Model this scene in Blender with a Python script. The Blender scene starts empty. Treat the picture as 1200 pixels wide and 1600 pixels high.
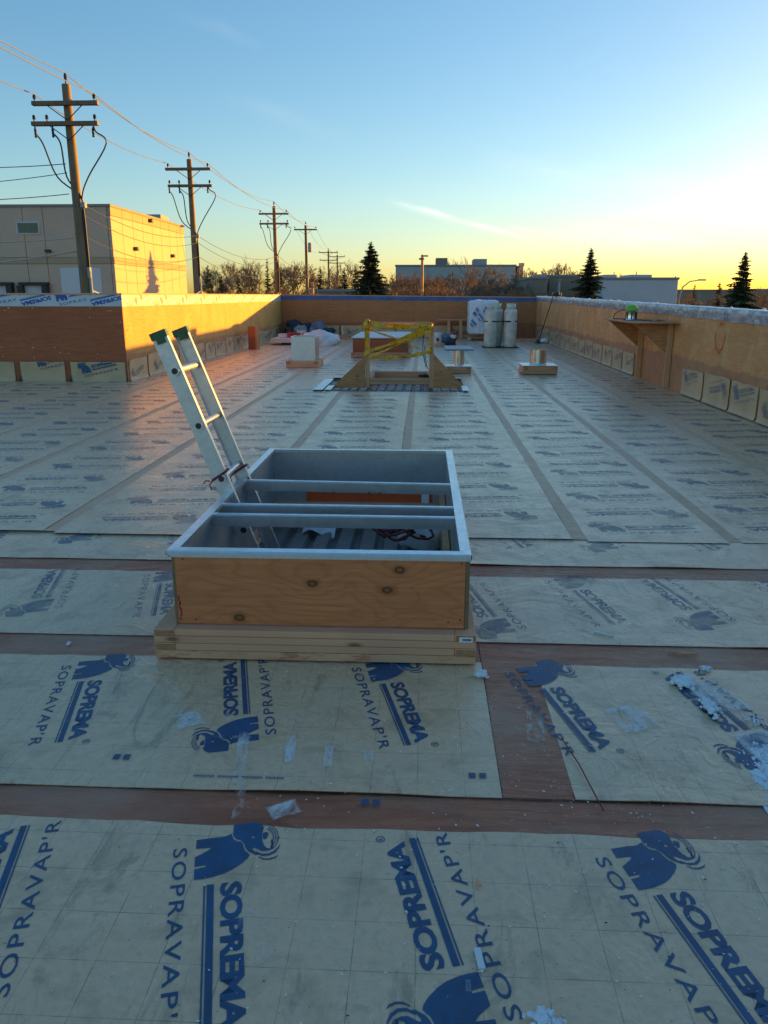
import bpy, bmesh, math, random
from mathutils import Vector, Matrix, Euler, noise
from mathutils.geometry import tessellate_polygon
random.seed(7)
R = math.radians
scene = bpy.context.scene
COL = scene.collection

# ---------------------------------------------------------------- camera
cam = bpy.data.cameras.new('camera'); camo = bpy.data.objects.new('camera', cam); COL.objects.link(camo)
EYE = 1.5
camo.location = (0, 0, EYE)
camo.rotation_euler = (R(90-15.365), 0, R(2.783))
cam.sensor_fit = 'HORIZONTAL'; cam.sensor_width = 36.0; cam.lens = 36.0*1230/1200
cam.clip_start = .05; cam.clip_end = 3000
scene.camera = camo

# ---------------------------------------------------------------- world, sun, exposure
SUN_AZ, SUN_EL = 51.0, 3.9           # azimuth from +Y towards +X
world = bpy.data.worlds.new('World'); scene.world = world; world.use_nodes = True
wn = world.node_tree; wn.nodes.clear()
def wnode(t, **k):
    n = wn.nodes.new(t)
    for a, v in k.items(): setattr(n, a, v)
    return n
w_out = wnode('ShaderNodeOutputWorld'); w_bg = wnode('ShaderNodeBackground')
sky = wnode('ShaderNodeTexSky', sky_type='NISHITA', sun_disc=False, sun_elevation=R(SUN_EL), sun_rotation=R(SUN_AZ),
            altitude=700, air_density=1.0, dust_density=1.3, ozone_density=2.4)
def wlink(a, b): wn.links.new(a, b)
def wmath(op, a, b=None, c=None):
    n = wnode('ShaderNodeMath', operation=op)
    for i, v in enumerate((a, b, c)):
        if v is None: continue
        if isinstance(v, (int, float)): n.inputs[i].default_value = v
        else: wlink(v, n.inputs[i])
    return n.outputs[0]
geo_dir = wnode('ShaderNodeTexCoord').outputs['Generated']
def wdot(vec):
    n = wnode('ShaderNodeVectorMath', operation='DOT_PRODUCT'); wlink(geo_dir, n.inputs[0]); n.inputs[1].default_value = vec
    return n.outputs['Value']
def streak(p0, p1, half_w, scale, amount, seed):
    """thin high cloud between two sky directions (azimuth, elevation in degrees)"""
    def d(a, e): return Vector((math.sin(R(a))*math.cos(R(e)), math.cos(R(a))*math.cos(R(e)), math.sin(R(e))))
    A, B = d(*p0), d(*p1); mid = ((A+B)/2).normalized(); ax = (B-A).normalized(); up = mid.cross(ax).normalized()
    L = (B-A).length/2
    u, v = wdot(ax), wdot(up)
    fwd = wmath('GREATER_THAN', wdot(mid), .5)
    mp = wnode('ShaderNodeCombineXYZ'); wlink(wmath('MULTIPLY', u, scale), mp.inputs[0]); wlink(wmath('MULTIPLY', v, scale*5), mp.inputs[1]); mp.inputs[2].default_value = seed
    nz = wnode('ShaderNodeTexNoise'); nz.inputs['Scale'].default_value = 1; nz.inputs['Detail'].default_value = 6; nz.inputs['Roughness'].default_value = .62
    wlink(mp.outputs[0], nz.inputs['Vector'])
    warp = wmath('MULTIPLY', wmath('SUBTRACT', nz.outputs['Fac'], .5), half_w*1.6)
    vv = wmath('ABSOLUTE', wmath('ADD', v, warp))
    mv = wmath('SUBTRACT', 1, wmath('DIVIDE', vv, half_w)); mv = wmath('MAXIMUM', mv, 0); mv = wmath('POWER', mv, 1.3)
    mu = wmath('SUBTRACT', 1, wmath('POWER', wmath('ABSOLUTE', wmath('DIVIDE', u, L)), 2)); mu = wmath('MAXIMUM', mu, 0)
    t = wmath('MULTIPLY', wmath('SUBTRACT', nz.outputs['Fac'], .25), 1.8); t = wmath('MAXIMUM', t, 0)
    m = wmath('MULTIPLY', wmath('MULTIPLY', mv, mu), wmath('MULTIPLY', t, amount))
    return wmath('MULTIPLY', m, fwd)
CLOUDS = []
# SKYCLOUDS
sky_col = sky.outputs['Color']
SKY_STRENGTH = 0.147
w_g = wnode('ShaderNodeGamma'); w_g.inputs['Gamma'].default_value = .85; wlink(sky_col, w_g.inputs['Color'])   # film-like response of the whole sky
w_hs = wnode('ShaderNodeHueSaturation'); w_hs.inputs['Saturation'].default_value = 1.18; wlink(w_g.outputs[0], w_hs.inputs['Color'])
w_wb = wnode('ShaderNodeMix', data_type='RGBA', blend_type='MULTIPLY'); w_wb.inputs[0].default_value = 1; wlink(w_hs.outputs['Color'], w_wb.inputs[6]); w_wb.inputs[7].default_value = (1.0, 1.0, 1.0, 1)
sky_col = w_wb.outputs[2]
for m in [streak((-2.6, 6.2), (8.0, 3.5), .006, 22, .6, 1.3), streak((4.0, 4.6), (18.0, 2.6), .009, 26, .3, 5.1), streak((9.5, 4.4), (19.5, 3.2), .010, 30, .55, 8.7),
          streak((-14.0, 12.5), (-5.0, 10.0), .016, 14, .06, 3.9), streak((-17.0, 17.0), (-10.5, 15.0), .010, 16, .05, 12.4), streak((3.0, 8.6), (20.0, 6.0), .02, 12, .12, 17.4)]:
    mx = wnode('ShaderNodeMix', data_type='RGBA', blend_type='MIX')
    wlink(wmath('MINIMUM', m, 1), mx.inputs[0]); wlink(sky_col, mx.inputs[6])
    mx.inputs[7].default_value = (4.0, 3.7, 3.1, 1); sky_col = mx.outputs[2]
wlink(sky_col, w_bg.inputs['Color']); w_bg.inputs['Strength'].default_value = SKY_STRENGTH
wlink(w_bg.outputs[0], w_out.inputs['Surface'])

sl = bpy.data.lights.new('sun', 'SUN'); sl.energy = 4.3; sl.angle = R(.5); sl.color = (1.0, .46, .02)
so = bpy.data.objects.new('sun', sl); COL.objects.link(so)
sd = Vector((math.sin(R(SUN_AZ))*math.cos(R(SUN_EL)), math.cos(R(SUN_AZ))*math.cos(R(SUN_EL)), math.sin(R(SUN_EL))))
so.rotation_euler = sd.to_track_quat('Z', 'Y').to_euler(); so.location = sd*60
scene.view_settings.view_transform = 'Standard'; scene.view_settings.look = 'None'
scene.view_settings.gamma = 1.0; scene.view_settings.use_curve_mapping = False
scene.view_settings.exposure = 1.58
scene.cycles.max_bounces = 6; scene.cycles.transparent_max_bounces = 12

# ---------------------------------------------------------------- mesh helpers
class MB:
    """collects shapes; build() links them as ONE mesh object"""
    def __init__(s): s.v = []; s.f = []; s.m = []; s.s = []
    def add(s, vs, fs, mi=0, smooth=False):
        o = len(s.v); s.v += [tuple(p) for p in vs]
        for f in fs: s.f.append(tuple(i+o for i in f)); s.m.append(mi); s.s.append(smooth)
        return s
    def box(s, lo, hi, mi=0, bev=0.0, rot=None, piv=None):
        (x0, y0, z0), (x1, y1, z1) = lo, hi
        b = min(bev, (x1-x0)*.45, (y1-y0)*.45, (z1-z0)*.45)
        if b <= 0:
            vs = [(x, y, z) for z in (z0, z1) for y in (y0, y1) for x in (x0, x1)]
            fs = [(0, 2, 3, 1), (4, 5, 7, 6), (0, 1, 5, 4), (2, 6, 7, 3), (0, 4, 6, 2), (1, 3, 7, 5)]
        else:
            vs = []; fs = []; idx = {}
            for cx in (0, 1):
                for cy in (0, 1):
                    for cz in (0, 1):
                        p = [(x0, x1)[cx], (y0, y1)[cy], (z0, z1)[cz]]; q = [(x0+b, x1-b)[cx], (y0+b, y1-b)[cy], (z0+b, z1-b)[cz]]
                        for a in range(3):
                            r = list(q); r[a] = p[a]; idx[(cx, cy, cz, a)] = len(vs); vs.append(tuple(r))
            for a in range(3):
                o1, o2 = (a+1) % 3, (a+2) % 3
                for sd_ in (0, 1):
                    c = []
                    for (i, j) in ((0, 0), (1, 0), (1, 1), (0, 1)):
                        k = [0, 0, 0]; k[a] = sd_; k[o1] = i; k[o2] = j; c.append(idx[(*k, a)])
                    fs.append(tuple(c) if sd_ else tuple(reversed(c)))
                for i in (0, 1):
                    for j in (0, 1):
                        k0 = [0, 0, 0]; k0[o1] = i; k0[o2] = j; k1 = list(k0); k1[a] = 1
                        f = (idx[(*k0, o1)], idx[(*k1, o1)], idx[(*k1, o2)], idx[(*k0, o2)])
                        fs.append(f if (i == j) else tuple(reversed(f)))
            for cx in (0, 1):
                for cy in (0, 1):
                    for cz in (0, 1):
                        f = tuple(idx[(cx, cy, cz, a)] for a in range(3)); fs.append(f if (cx+cy+cz) % 2 else tuple(reversed(f)))
        if rot is not None:
            M = rot.to_matrix() if not isinstance(rot, Matrix) else rot
            c = Vector(piv) if piv is not None else Vector(((x0+x1)/2, (y0+y1)/2, (z0+z1)/2))
            vs = [M @ (Vector(p)-c)+c for p in vs]
        return s.add(vs, fs, mi)
    def tube(s, pts, r, n=8, mi=0, caps=True, smooth=True):
        pts = [Vector(p) for p in pts]; rs = r if isinstance(r, (list, tuple)) else [r]*len(pts)
        vs = []; fs = []
        t0 = (pts[1]-pts[0]).normalized(); up = Vector((0, 0, 1)) if abs(t0.z) < .9 else Vector((1, 0, 0))
        x = t0.cross(up).normalized()
        for i, p in enumerate(pts):
            t = (pts[min(i+1, len(pts)-1)]-pts[max(i-1, 0)])
            if t.length < 1e-9: t = t0
            t = t.normalized(); x = (x-t*x.dot(t))
            x = x.normalized() if x.length > 1e-6 else t.orthogonal().normalized()
            y = t.cross(x)
            for k in range(n):
                a = 2*math.pi*k/n; vs.append(p+(x*math.cos(a)+y*math.sin(a))*rs[i])
        for i in range(len(pts)-1):
            for k in range(n):
                fs.append((i*n+k, i*n+(k+1) % n, (i+1)*n+(k+1) % n, (i+1)*n+k))
        s.add(vs, fs, mi, smooth)
        if caps and n > 2:
            s.add(vs[:n], [tuple(reversed(range(n)))], mi); s.add(vs[-n:], [tuple(range(n))], mi)
        return s
    def lathe(s, prof, c=(0, 0, 0), n=20, mi=0, smooth=True):
        runs = [[prof[0]]]                                       # break the shading where the profile turns sharply
        for i in range(1, len(prof)):
            runs[-1].append(prof[i])
            if 0 < i < len(prof)-1:
                a = Vector((prof[i][0]-prof[i-1][0], prof[i][1]-prof[i-1][1])); b = Vector((prof[i+1][0]-prof[i][0], prof[i+1][1]-prof[i][1]))
                if a.length > 0 and b.length > 0 and a.angle(b) > .6: runs.append([prof[i]])
        for run in runs:
            vs = []; fs = []
            for (r, z) in run:
                for k in range(n):
                    a = 2*math.pi*k/n; vs.append((c[0]+r*math.cos(a), c[1]+r*math.sin(a), c[2]+z))
            for i in range(len(run)-1):
                for k in range(n): fs.append((i*n+k, i*n+(k+1) % n, (i+1)*n+(k+1) % n, (i+1)*n+k))
            s.add(vs, fs, mi, smooth)
        return s
    def disc(s, c, r, n=8, mi=0, normal='y', h=0.0):
        """small flat (or slightly domed) disc facing -Y"""
        vs = [(c[0]+r*math.cos(2*math.pi*k/n), c[1], c[2]+r*math.sin(2*math.pi*k/n)) for k in range(n)]+[(c[0], c[1]-h, c[2])]
        return s.add(vs, [(k, (k+1) % n, n) for k in range(n)], mi)
    def prism(s, poly, axis, a0, a1, mi=0):
        """poly in the other two axes (cyclic order), extruded along axis from a0 to a1"""
        def P(p, a):
            r = [0, 0, 0]; r[axis] = a; r[(axis+1) % 3] = p[0]; r[(axis+2) % 3] = p[1]; return tuple(r)
        n = len(poly); vs = [P(p, a0) for p in poly]+[P(p, a1) for p in poly]
        fs = [tuple(reversed(range(n))), tuple(range(n, 2*n))]+[(i, (i+1) % n, (i+1) % n+n, i+n) for i in range(n)]
        return s.add(vs, fs, mi)
    def build(s, name, mats, parent=None, loc=None, origin=None):
        me = bpy.data.meshes.new(name)
        vs = s.v if origin is None else [(p[0]-origin[0], p[1]-origin[1], p[2]-origin[2]) for p in s.v]
        me.from_pydata(vs, [], s.f)
        mats = mats if isinstance(mats, (list, tuple)) else [mats]
        for m in mats: me.materials.append(m)
        me.polygons.foreach_set('material_index', s.m); me.polygons.foreach_set('use_smooth', s.s); me.update()
        o = bpy.data.objects.new(name, me); COL.objects.link(o)
        if parent is not None: o.parent = parent
        if origin is not None: o.location = origin
        if loc is not None: o.location = loc
        return o
def tag(o, label=None, cat=None, group=None, kind=None):
    if label: o['label'] = label
    if cat: o['category'] = cat
    if group: o['group'] = group
    if kind: o['kind'] = kind
    return o
def thing(name, label, cat, loc=(0, 0, 0), rz=0, group=None):
    o = bpy.data.objects.new(name, None); COL.objects.link(o); o.empty_display_size = .2
    o.location = loc; o.rotation_euler = (0, 0, rz); return tag(o, label, cat, group)
def place(me, name, parent=None, loc=(0, 0, 0), rot=(0, 0, 0), scale=(1, 1, 1)):
    """another object on an existing mesh"""
    o = bpy.data.objects.new(name, me); COL.objects.link(o); o.parent = parent
    o.location = loc; o.rotation_euler = rot; o.scale = scale; return o
def copy_tree(o, parent=None):
    c = o.copy(); COL.objects.link(c); c.parent = parent
    for ch in o.children: copy_tree(ch, c)
    return c

# ---------------------------------------------------------------- material helpers
class NT:
    def __init__(s, name):
        s.mat = bpy.data.materials.new(name); s.mat.use_nodes = True; s.t = s.mat.node_tree; s.t.nodes.clear()
        s.out = s.t.nodes.new('ShaderNodeOutputMaterial'); s.b = s.t.nodes.new('ShaderNodeBsdfPrincipled')
        s.t.links.new(s.b.outputs[0], s.out.inputs[0]); s._pos = None
    def n(s, typ, _p=None, **inp):
        nd = s.t.nodes.new(typ)
        for a, v in (_p or {}).items(): setattr(nd, a, v)
        for k, v in inp.items(): s.set(nd, k, v)
        return nd
    def set(s, nd, k, v):
        sock = nd.inputs[int(k[1:])] if (k[0] == 'i' and k[1:].isdigit()) else nd.inputs[k.replace('_', ' ')]
        if isinstance(v, bpy.types.NodeSocket): s.t.links.new(v, sock)
        else:
            if isinstance(v, (tuple, list)) and len(v) == 3 and sock.type == 'RGBA': v = (*v, 1)
            sock.default_value = v
    def bsdf(s, **k):
        for a, v in k.items(): s.set(s.b, a, v)
        return s
    def pos(s, obj=False):
        return s.n('ShaderNodeTexCoord').outputs['Object'] if obj else s.n('ShaderNodeNewGeometry').outputs['Position']
    def mapv(s, v, scale=(1, 1, 1), rot=(0, 0, 0), loc=(0, 0, 0)):
        return s.n('ShaderNodeMapping', Vector=v, Scale=scale, Rotation=rot, Location=loc).outputs[0]
    def noise(s, v, scale, detail=4, rough=.55, dist=0.0):
        return s.n('ShaderNodeTexNoise', Vector=v, Scale=scale, Detail=detail, Roughness=rough, Distortion=dist).outputs['Fac']
    def voro(s, v, scale, feat='F1', out='Distance', rnd=1.0):
        return s.n('ShaderNodeTexVoronoi', {'feature': feat}, Vector=v, Scale=scale, Randomness=rnd).outputs[out]
    def ramp(s, f, stops):
        nd = s.n('ShaderNodeValToRGB', Fac=f); el = nd.color_ramp.elements
        while len(el) < len(stops): el.new(.5)
        for e, (p, c) in zip(el, stops):
            e.position = p; e.color = (c, c, c, 1) if isinstance(c, (int, float)) else (*c, 1)
        return nd.outputs['Color']
    def mix(s, f, a, b, mode='MIX'):
        nd = s.n('ShaderNodeMix', {'data_type': 'RGBA', 'blend_type': mode})
        s.set(nd, 'i0', f); s.set(nd, 'i6', a); s.set(nd, 'i7', b); return nd.outputs[2]
    def math(s, op, a, b=0.0, clamp=False):
        return s.n('ShaderNodeMath', {'operation': op, 'use_clamp': clamp}, i0=a, i1=b).outputs[0]
    def sep(s, v): return s.n('ShaderNodeSeparateXYZ', Vector=v).outputs
    def bump(s, h, strength=.3, dist=.01, normal=None):
        k = dict(Height=h, Strength=strength, Distance=dist)
        if normal is not None: k['Normal'] = normal
        return s.n('ShaderNodeBump', **k).outputs[0]
    def rand(s): return s.n('ShaderNodeObjectInfo').outputs['Random']
def simple(name, col, rough=.6, metal=0.0, var=.12, scale=6, bump=0.0, obj=False, spec=.5):
    m = NT(name); p = m.pos(obj); f = m.noise(p, scale, 5, .6)
    c = m.mix(m.ramp(f, [(.25, 0.0), (.75, 1.0)]), tuple(x*(1-var) for x in col), tuple(min(1, x*(1+var)) for x in col))
    k = dict(Base_Color=c, Roughness=rough, Metallic=metal, Specular_IOR_Level=spec)
    if bump: k['Normal'] = m.bump(m.noise(p, scale*8, 3), bump, .004)
    m.bsdf(**k); return m.mat
# ---------------------------------------------------------------- materials
def warm(c, k=(1.5, 1.12, .80)): return tuple(min(.78, a*b) for a, b in zip(c, k))
def make_membrane():
    m = NT('membrane_film'); p = m.pos(); s = m.sep(p)
    big = m.noise(p, 1.3, 6, .62); fine = m.noise(p, 38, 4, .7); mid = m.noise(m.mapv(p, (1, 1, 1), (0, 0, .4)), 5.5, 6, .68, .6)
    base = m.mix(m.ramp(big, [(.3, 0.0), (.72, 1.0)]), (.80, .51, .30), (.83, .555, .34))
    base = m.mix(m.rand(), base, m.mix(.5, base, (.82, .545, .31)))
    # dirt: smudgy dark stains and dried water marks
    st = m.ramp(mid, [(.52, 0.0), (.68, .55)])
    base = m.mix(st, base, (.36, .25, .15))
    st2 = m.ramp(m.noise(m.mapv(p, (1.2, .35, 1), (0, 0, .25), (3, 1, 0)), 4.2, 7, .75, 1.2), [(.57, 0.0), (.66, .62)])
    base = m.mix(st2, base, (.31, .22, .14))
    pale = m.ramp(m.noise(m.mapv(p, (1, 1, 1), (0, 0, 0), (7, 2, 0)), 3.1, 8, .72, .4), [(.58, 0.0), (.72, .38)])
    base = m.mix(pale, base, (.70, .60, .45))
    base = m.mix(m.ramp(fine, [(.35, .22), (.65, 0.0)]), base, (.3, .25, .18))
    # fine printed setting-out grid, 0.15 m
    def lines(c, off, pitch):
        t = m.math('FRACT', m.math('DIVIDE', m.math('ADD', c, off), pitch)); t = m.math('ABSOLUTE', m.math('SUBTRACT', t, .5))
        return m.math('LESS_THAN', t, .0065)
    g = m.math('MAXIMUM', lines(s[0], 20.04, .149), lines(s[1], 20.07, .149))
    br = m.ramp(m.noise(p, 9, 4, .7), [(.38, 0.18), (.60, .72)])
    base = m.mix(m.math('MULTIPLY', g, br), base, (.085, .08, .07))
    # specks
    sp = m.math('LESS_THAN', m.voro(p, 26), .055); sp2 = m.math('LESS_THAN', m.voro(m.mapv(p, loc=(3.3, 1.7, 0)), 17), .03)
    base = m.mix(m.math('MULTIPLY', sp, .7), base, (.10, .085, .07)); base = m.mix(sp2, base, (.62, .62, .62))
    # wrinkles: long soft creases and shallow blisters
    wv = m.noise(m.mapv(p, (1, 1, 1)), 2.6, 5, .58, 1.6); cr = m.ramp(m.math('ABSOLUTE', m.math('SUBTRACT', m.noise(p, 3.4, 3, .55, 1.2), .5)), [(0, 1.0), (.035, 0.0)])
    patchy = m.ramp(m.noise(m.mapv(p, loc=(9, 4, 0)), .9, 3), [(.48, 0.0), (.62, 1.0)])
    h = m.math('ADD', m.math('MULTIPLY', wv, 1.0), m.math('MULTIPLY', m.math('MULTIPLY', cr, patchy), .12))
    h = m.math('ADD', h, m.math('MULTIPLY', fine, .035))
    rough = m.ramp(m.math('ADD', m.math('MULTIPLY', mid, .6), m.math('MULTIPLY', fine, .4)), [(.3, .20), (.7, .42)])
    m.bsdf(Base_Color=base, Roughness=rough, Specular_IOR_Level=.65, Normal=m.bump(h, .8, .018)); return m.mat
def make_selvage(name='membrane_selvage', dusty=0.0):
    m = NT(name); p = m.pos()
    n1 = m.noise(m.mapv(p, (1, 5, 1)), 3.2, 7, .68, .7); n2 = m.noise(p, 24, 5, .7); n3 = m.noise(p, 1.1, 4, .6)
    c = m.mix(m.ramp(n1, [(.3, 0.0), (.7, 1.0)]), (.31, .086, .040), (.56, .185, .092))
    c = m.mix(m.ramp(n3, [(.45, 0.0), (.68, .75)]), c, (.50, .31, .21))
    c = m.mix(m.ramp(n2, [(.62, 0.0), (.75, .5)]), c, (.6, .5, .42))
    if dusty: c = m.mix(m.ramp(m.noise(p, 2.3, 6, .7), [(.3, dusty*.6), (.7, dusty)]), c, (.76, .49, .30))
    m.bsdf(Base_Color=c, Roughness=m.ramp(n2, [(.3, .32), (.7, .6)]), Normal=m.bump(m.math('ADD', n1, m.math('MULTIPLY', n2, .2)), .8, .02)); return m.mat
def make_print(name, col, wear, opac=1.0):
    m = NT(name); p = m.pos()
    n = m.noise(p, 60, 5, .75); n2 = m.noise(p, 7, 6, .7); n3 = m.noise(p, 1.6, 4, .6)
    c = m.mix(m.ramp(n2, [(.35, 0.0), (.7, 1.0)]), col, tuple(x*1.5+.012 for x in col))
    a = m.ramp(n, [(.28-wear*.1, 0.0), (.36-wear*.1, 1.0)])
    b = m.ramp(m.math('ADD', m.math('MULTIPLY', n2, .6), m.math('MULTIPLY', n3, .4)), [(.42-.25*(1-wear), 1-wear), (.62-.1*wear, 1.0)])
    al = m.math('MULTIPLY', m.math('MULTIPLY', a, b), opac)
    m.bsdf(Base_Color=c, Roughness=m.ramp(n2, [(.3, .36), (.7, .58)]), Alpha=al); return m.mat
def make_smear(name, col, lo, hi, scale, opac, axes=(0, 1)):
    m = NT(name); p = m.pos(); n = m.noise(m.mapv(p, (2.2, 1, 1)), scale, 7, .72, .3)
    g = m.sep(m.n('ShaderNodeTexCoord').outputs['Generated']); e = None
    for k in axes:                                            # fades out towards the patch's own edges
        t = m.math('SUBTRACT', 1, m.math('ABSOLUTE', m.math('SUBTRACT', m.math('MULTIPLY', g[k], 2), 1))); e = t if e is None else m.math('MINIMUM', e, t)
    if e is not None: n = m.math('ADD', n, m.math('MULTIPLY', m.math('SUBTRACT', m.math('MINIMUM', m.math('MULTIPLY', e, 2.4), 1), 1), .55))
    m.bsdf(Base_Color=col, Roughness=.6, Alpha=m.ramp(n, [(lo, 0.0), (hi, opac)])); return m.mat
def make_ply(name, c0, c1, grain_axis=0, cathedral=False, primer=None, knots=True, rough=.62, pale=None, splinter=0.0, kscale=2.4, big_knots=()):
    """rotary-cut fir plywood; grain runs along grain_axis of the object's own coordinates; primer = (z, spread, colour)"""
    c0, c1 = warm(c0), warm(c1); pale = warm(pale) if pale else None
    m = NT(name); p = m.pos(True); w = m.pos(); ob = m.n('ShaderNodeObjectInfo')
    off = m.n('ShaderNodeVectorMath', {'operation': 'SCALE'}, i0=(17.1, 9.3, 5.7)); m.set(off, 'Scale', ob.outputs['Random'])
    pv = m.n('ShaderNodeVectorMath', {'operation': 'ADD'}, i0=p, i1=off.outputs[0]).outputs[0]
    sc = [5.0, 5.0, 5.0]; sc[grain_axis] = .8
    q = m.mapv(pv, tuple(sc))
    kc = [1.6, 1.6, 1.6]; kc[grain_axis] = .9
    kv = m.voro(m.mapv(pv, tuple(kc)), kscale)
    bk = None
    for (kx, kz) in big_knots:                                # knots the photograph shows, in the panel's own coordinates
        dd = m.n('ShaderNodeVectorMath', {'operation': 'DISTANCE'}, i0=m.mapv(p, (1, 0, 1.5)), i1=(kx, 0, kz*1.5)).outputs['Value']
        dd = m.math('ADD', dd, m.math('MULTIPLY', m.math('SUBTRACT', m.noise(p, 30, 3), .5), .014)); bk = dd if bk is None else m.math('MINIMUM', bk, dd)
    if cathedral:
        f = m.noise(q, .62, 3, .5, .9)
        if bk is not None: f = m.math('ADD', f, m.math('MULTIPLY', m.ramp(bk, [(0, 1.0), (.16, .25), (.35, 0.0)]), .22))
        f = m.math('ADD', f, 0.0); f = m.math('ADD', f, m.math('MULTIPLY', m.ramp(kv, [(0, 1.0), (.28, 0.0)]), .16))
        rings = m.math('FRACT', m.math('MULTIPLY', f, 13.0)); rg = m.ramp(rings, [(0.0, .75), (.12, .2), (.7, 0.0), (.93, .85), (1.0, .75)])
    else:
        f = m.noise(q, 1.3, 4, .6, .6); rings = m.math('FRACT', m.math('MULTIPLY', f, 7.0)); rg = m.ramp(rings, [(0.0, .5), (.5, 0.0), (1.0, .5)])
    fs = [60.0, 60.0, 60.0]; fs[grain_axis] = 3.0
    fib = m.noise(m.mapv(pv, tuple(fs)), 1.0, 4, .7)
    c = m.mix(rg, c1, c0); c = m.mix(m.ramp(fib, [(.3, .48), (.62, 0.0)]), c, tuple(x*.55 for x in c0))
    big = m.noise(pv, 1.2, 4, .6); c = m.mix(m.ramp(big, [(.35, 0.0), (.75, .38)]), c, tuple(x*.72 for x in c0))
    if pale: c = m.mix(m.ramp(m.noise(m.mapv(pv, loc=(4, 2, 8)), 1.9, 5, .66, .5), [(.48, 0.0), (.66, .75)]), c, pale)
    if knots:
        km = m.ramp(kv, [(0.0, 1.0), (.035, 1.0), (.055, .35), (.085, 0.0)]); c = m.mix(km, c, (.055, .025, .012))
        core = m.math('LESS_THAN', kv, .022); c = m.mix(m.math('MULTIPLY', core, .6), c, (.20, .09, .035))
    if bk is not None:
        c = m.mix(m.ramp(bk, [(0.0, .55), (.010, .55), (.014, 1.0), (.019, .9), (.028, .25), (.05, 0.0)]), c, (.10, .035, .012))
    h = m.math('ADD', m.math('MULTIPLY', fib, .5), m.math('MULTIPLY', rg, .4))
    if splinter: h = m.math('ADD', h, m.math('MULTIPLY', m.noise(m.mapv(pv, (6, 6, 14)), 1.6, 6, .75, 1.5), splinter))
    if primer:
        z0, spread, pc = primer
        zz = m.sep(w)[2]; edge = m.math('MULTIPLY', m.math('SUBTRACT', m.noise(m.mapv(w, (1, 1, .6)), 2.1, 7, .72), .5), spread*4)
        t = m.math('SUBTRACT', m.math('ADD', edge, z0), zz); t = m.ramp(m.math('ADD', m.math('MULTIPLY', t, 9.0), .5), [(.35, 0.0), (.65, .85)])
        t = m.math('MULTIPLY', t, m.ramp(m.noise(w, 6, 6, .75), [(.3, .35), (.62, 1.0)]))
        c = m.mix(t, c, pc)
    m.bsdf(Base_Color=c, Roughness=rough, Specular_IOR_Level=.35, Normal=m.bump(h, .7 if splinter else .45, .007 if splinter else .004)); return m.mat
def make_lumber(name, c0, c1, axis=0, stain=None):
    c0, c1 = warm(c0), warm(c1)
    m = NT(name); p = m.pos(True); r = m.rand()
    off = m.n('ShaderNodeVectorMath', {'operation': 'SCALE'}, i0=(7.7, 13.1, 3.9)); m.set(off, 'Scale', r)
    pv = m.n('ShaderNodeVectorMath', {'operation': 'ADD'}, i0=p, i1=off.outputs[0]).outputs[0]
    sc = [22.0]*3; sc[axis] = 1.1
    f = m.noise(m.mapv(pv, tuple(sc)), 1, 5, .62, .4); b = m.noise(pv, 2.5, 4, .6)
    ks = [7.0]*3; ks[axis] = 2.6; kv = m.voro(m.mapv(pv, tuple(ks)), 1.0)
    c = m.mix(m.ramp(f, [(.3, 0.0), (.7, 1.0)]), c0, c1); c = m.mix(m.ramp(b, [(.45, 0.0), (.75, .4)]), c, tuple(x*.66 for x in c0))
    c = m.mix(m.ramp(kv, [(0, 1.0), (.05, .9), (.09, .25), (.14, 0.0)]), c, (.14, .065, .03))
    c = m.mix(m.math('MULTIPLY', m.math('SUBTRACT', r, .4), .5, True), c, tuple(x*.6 for x in c1))
    if stain:
        n = m.noise(m.mapv(m.pos(), (1.2, 3, 5)), 5.5, 6, .72); c = m.mix(m.ramp(n, [(.52, 0.0), (.62, .8)]), c, stain)
    m.bsdf(Base_Color=c, Roughness=.68, Specular_IOR_Level=.3, Normal=m.bump(f, .35, .003)); return m.mat
def make_galv(name, tint=(.60, .64, .68), rough=.34, metal=.92, dirt=.25):
    m = NT(name); p = m.pos(True)
    sp = m.n('ShaderNodeTexVoronoi', Vector=m.mapv(p, (1, 1, 1)), Scale=46.0).outputs['Color']
    g = m.n('ShaderNodeRGBToBW', Color=sp).outputs[0]; n = m.noise(p, 4, 6, .68); n2 = m.noise(m.mapv(p, (1, 1, 7)), 9, 5, .7)
    c = m.mix(m.math('MULTIPLY', g, .5), tint, tuple(x*.72 for x in tint)); c = m.mix(m.ramp(n, [(.45, 0.0), (.75, dirt)]), c, (.25, .24, .22))
    rr = m.math('ADD', m.math('MULTIPLY', g, .10), m.math('ADD', m.math('MULTIPLY', n2, .14), rough-.1))
    m.bsdf(Base_Color=c, Metallic=metal, Roughness=rr, Normal=m.bump(m.math('ADD', m.math('MULTIPLY', g, .2), n), .12, .006)); return m.mat
M = {}
M['film'] = make_membrane(); M['selvage'] = make_selvage(); M['selvage_dusty'] = make_selvage('membrane_selvage_dusty', .97)
M['film_wall'] = simple('membrane_offcut', (.58, .39, .22), .5, var=.2, scale=3, bump=.1); M['print'] = make_print('blue_print', (.010, .065, .150), .34); M['print_worn'] = make_print('blue_print_worn', (.06, .125, .20), .75, .58)
M['frost'] = make_smear('frost_smear', (.80, .80, .78), .34, .62, 9, .8); M['scuff'] = make_smear('scuff_mark', (.75, .72, .66), .46, .70, 16, .6)
M['ply_curb'] = make_ply('plywood_fir', (.43, .175, .085), (.53, .235, .125), 0, True, rough=.5, kscale=1.25, knots=False, big_knots=((-.03, .035), (.284, .012), (-.345, -.125), (.335, .10)))
M['ply_edge'] = simple('plywood_edge', (.24, .15, .08), .7, scale=40, var=.3)
M['ply_left'] = make_ply('plywood_parapet_left', (.40, .27, .10), (.48, .345, .13), 1, False, (.50, .055, (.40, .17, .09)), splinter=4.5, pale=(.50, .35, .17))
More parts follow.
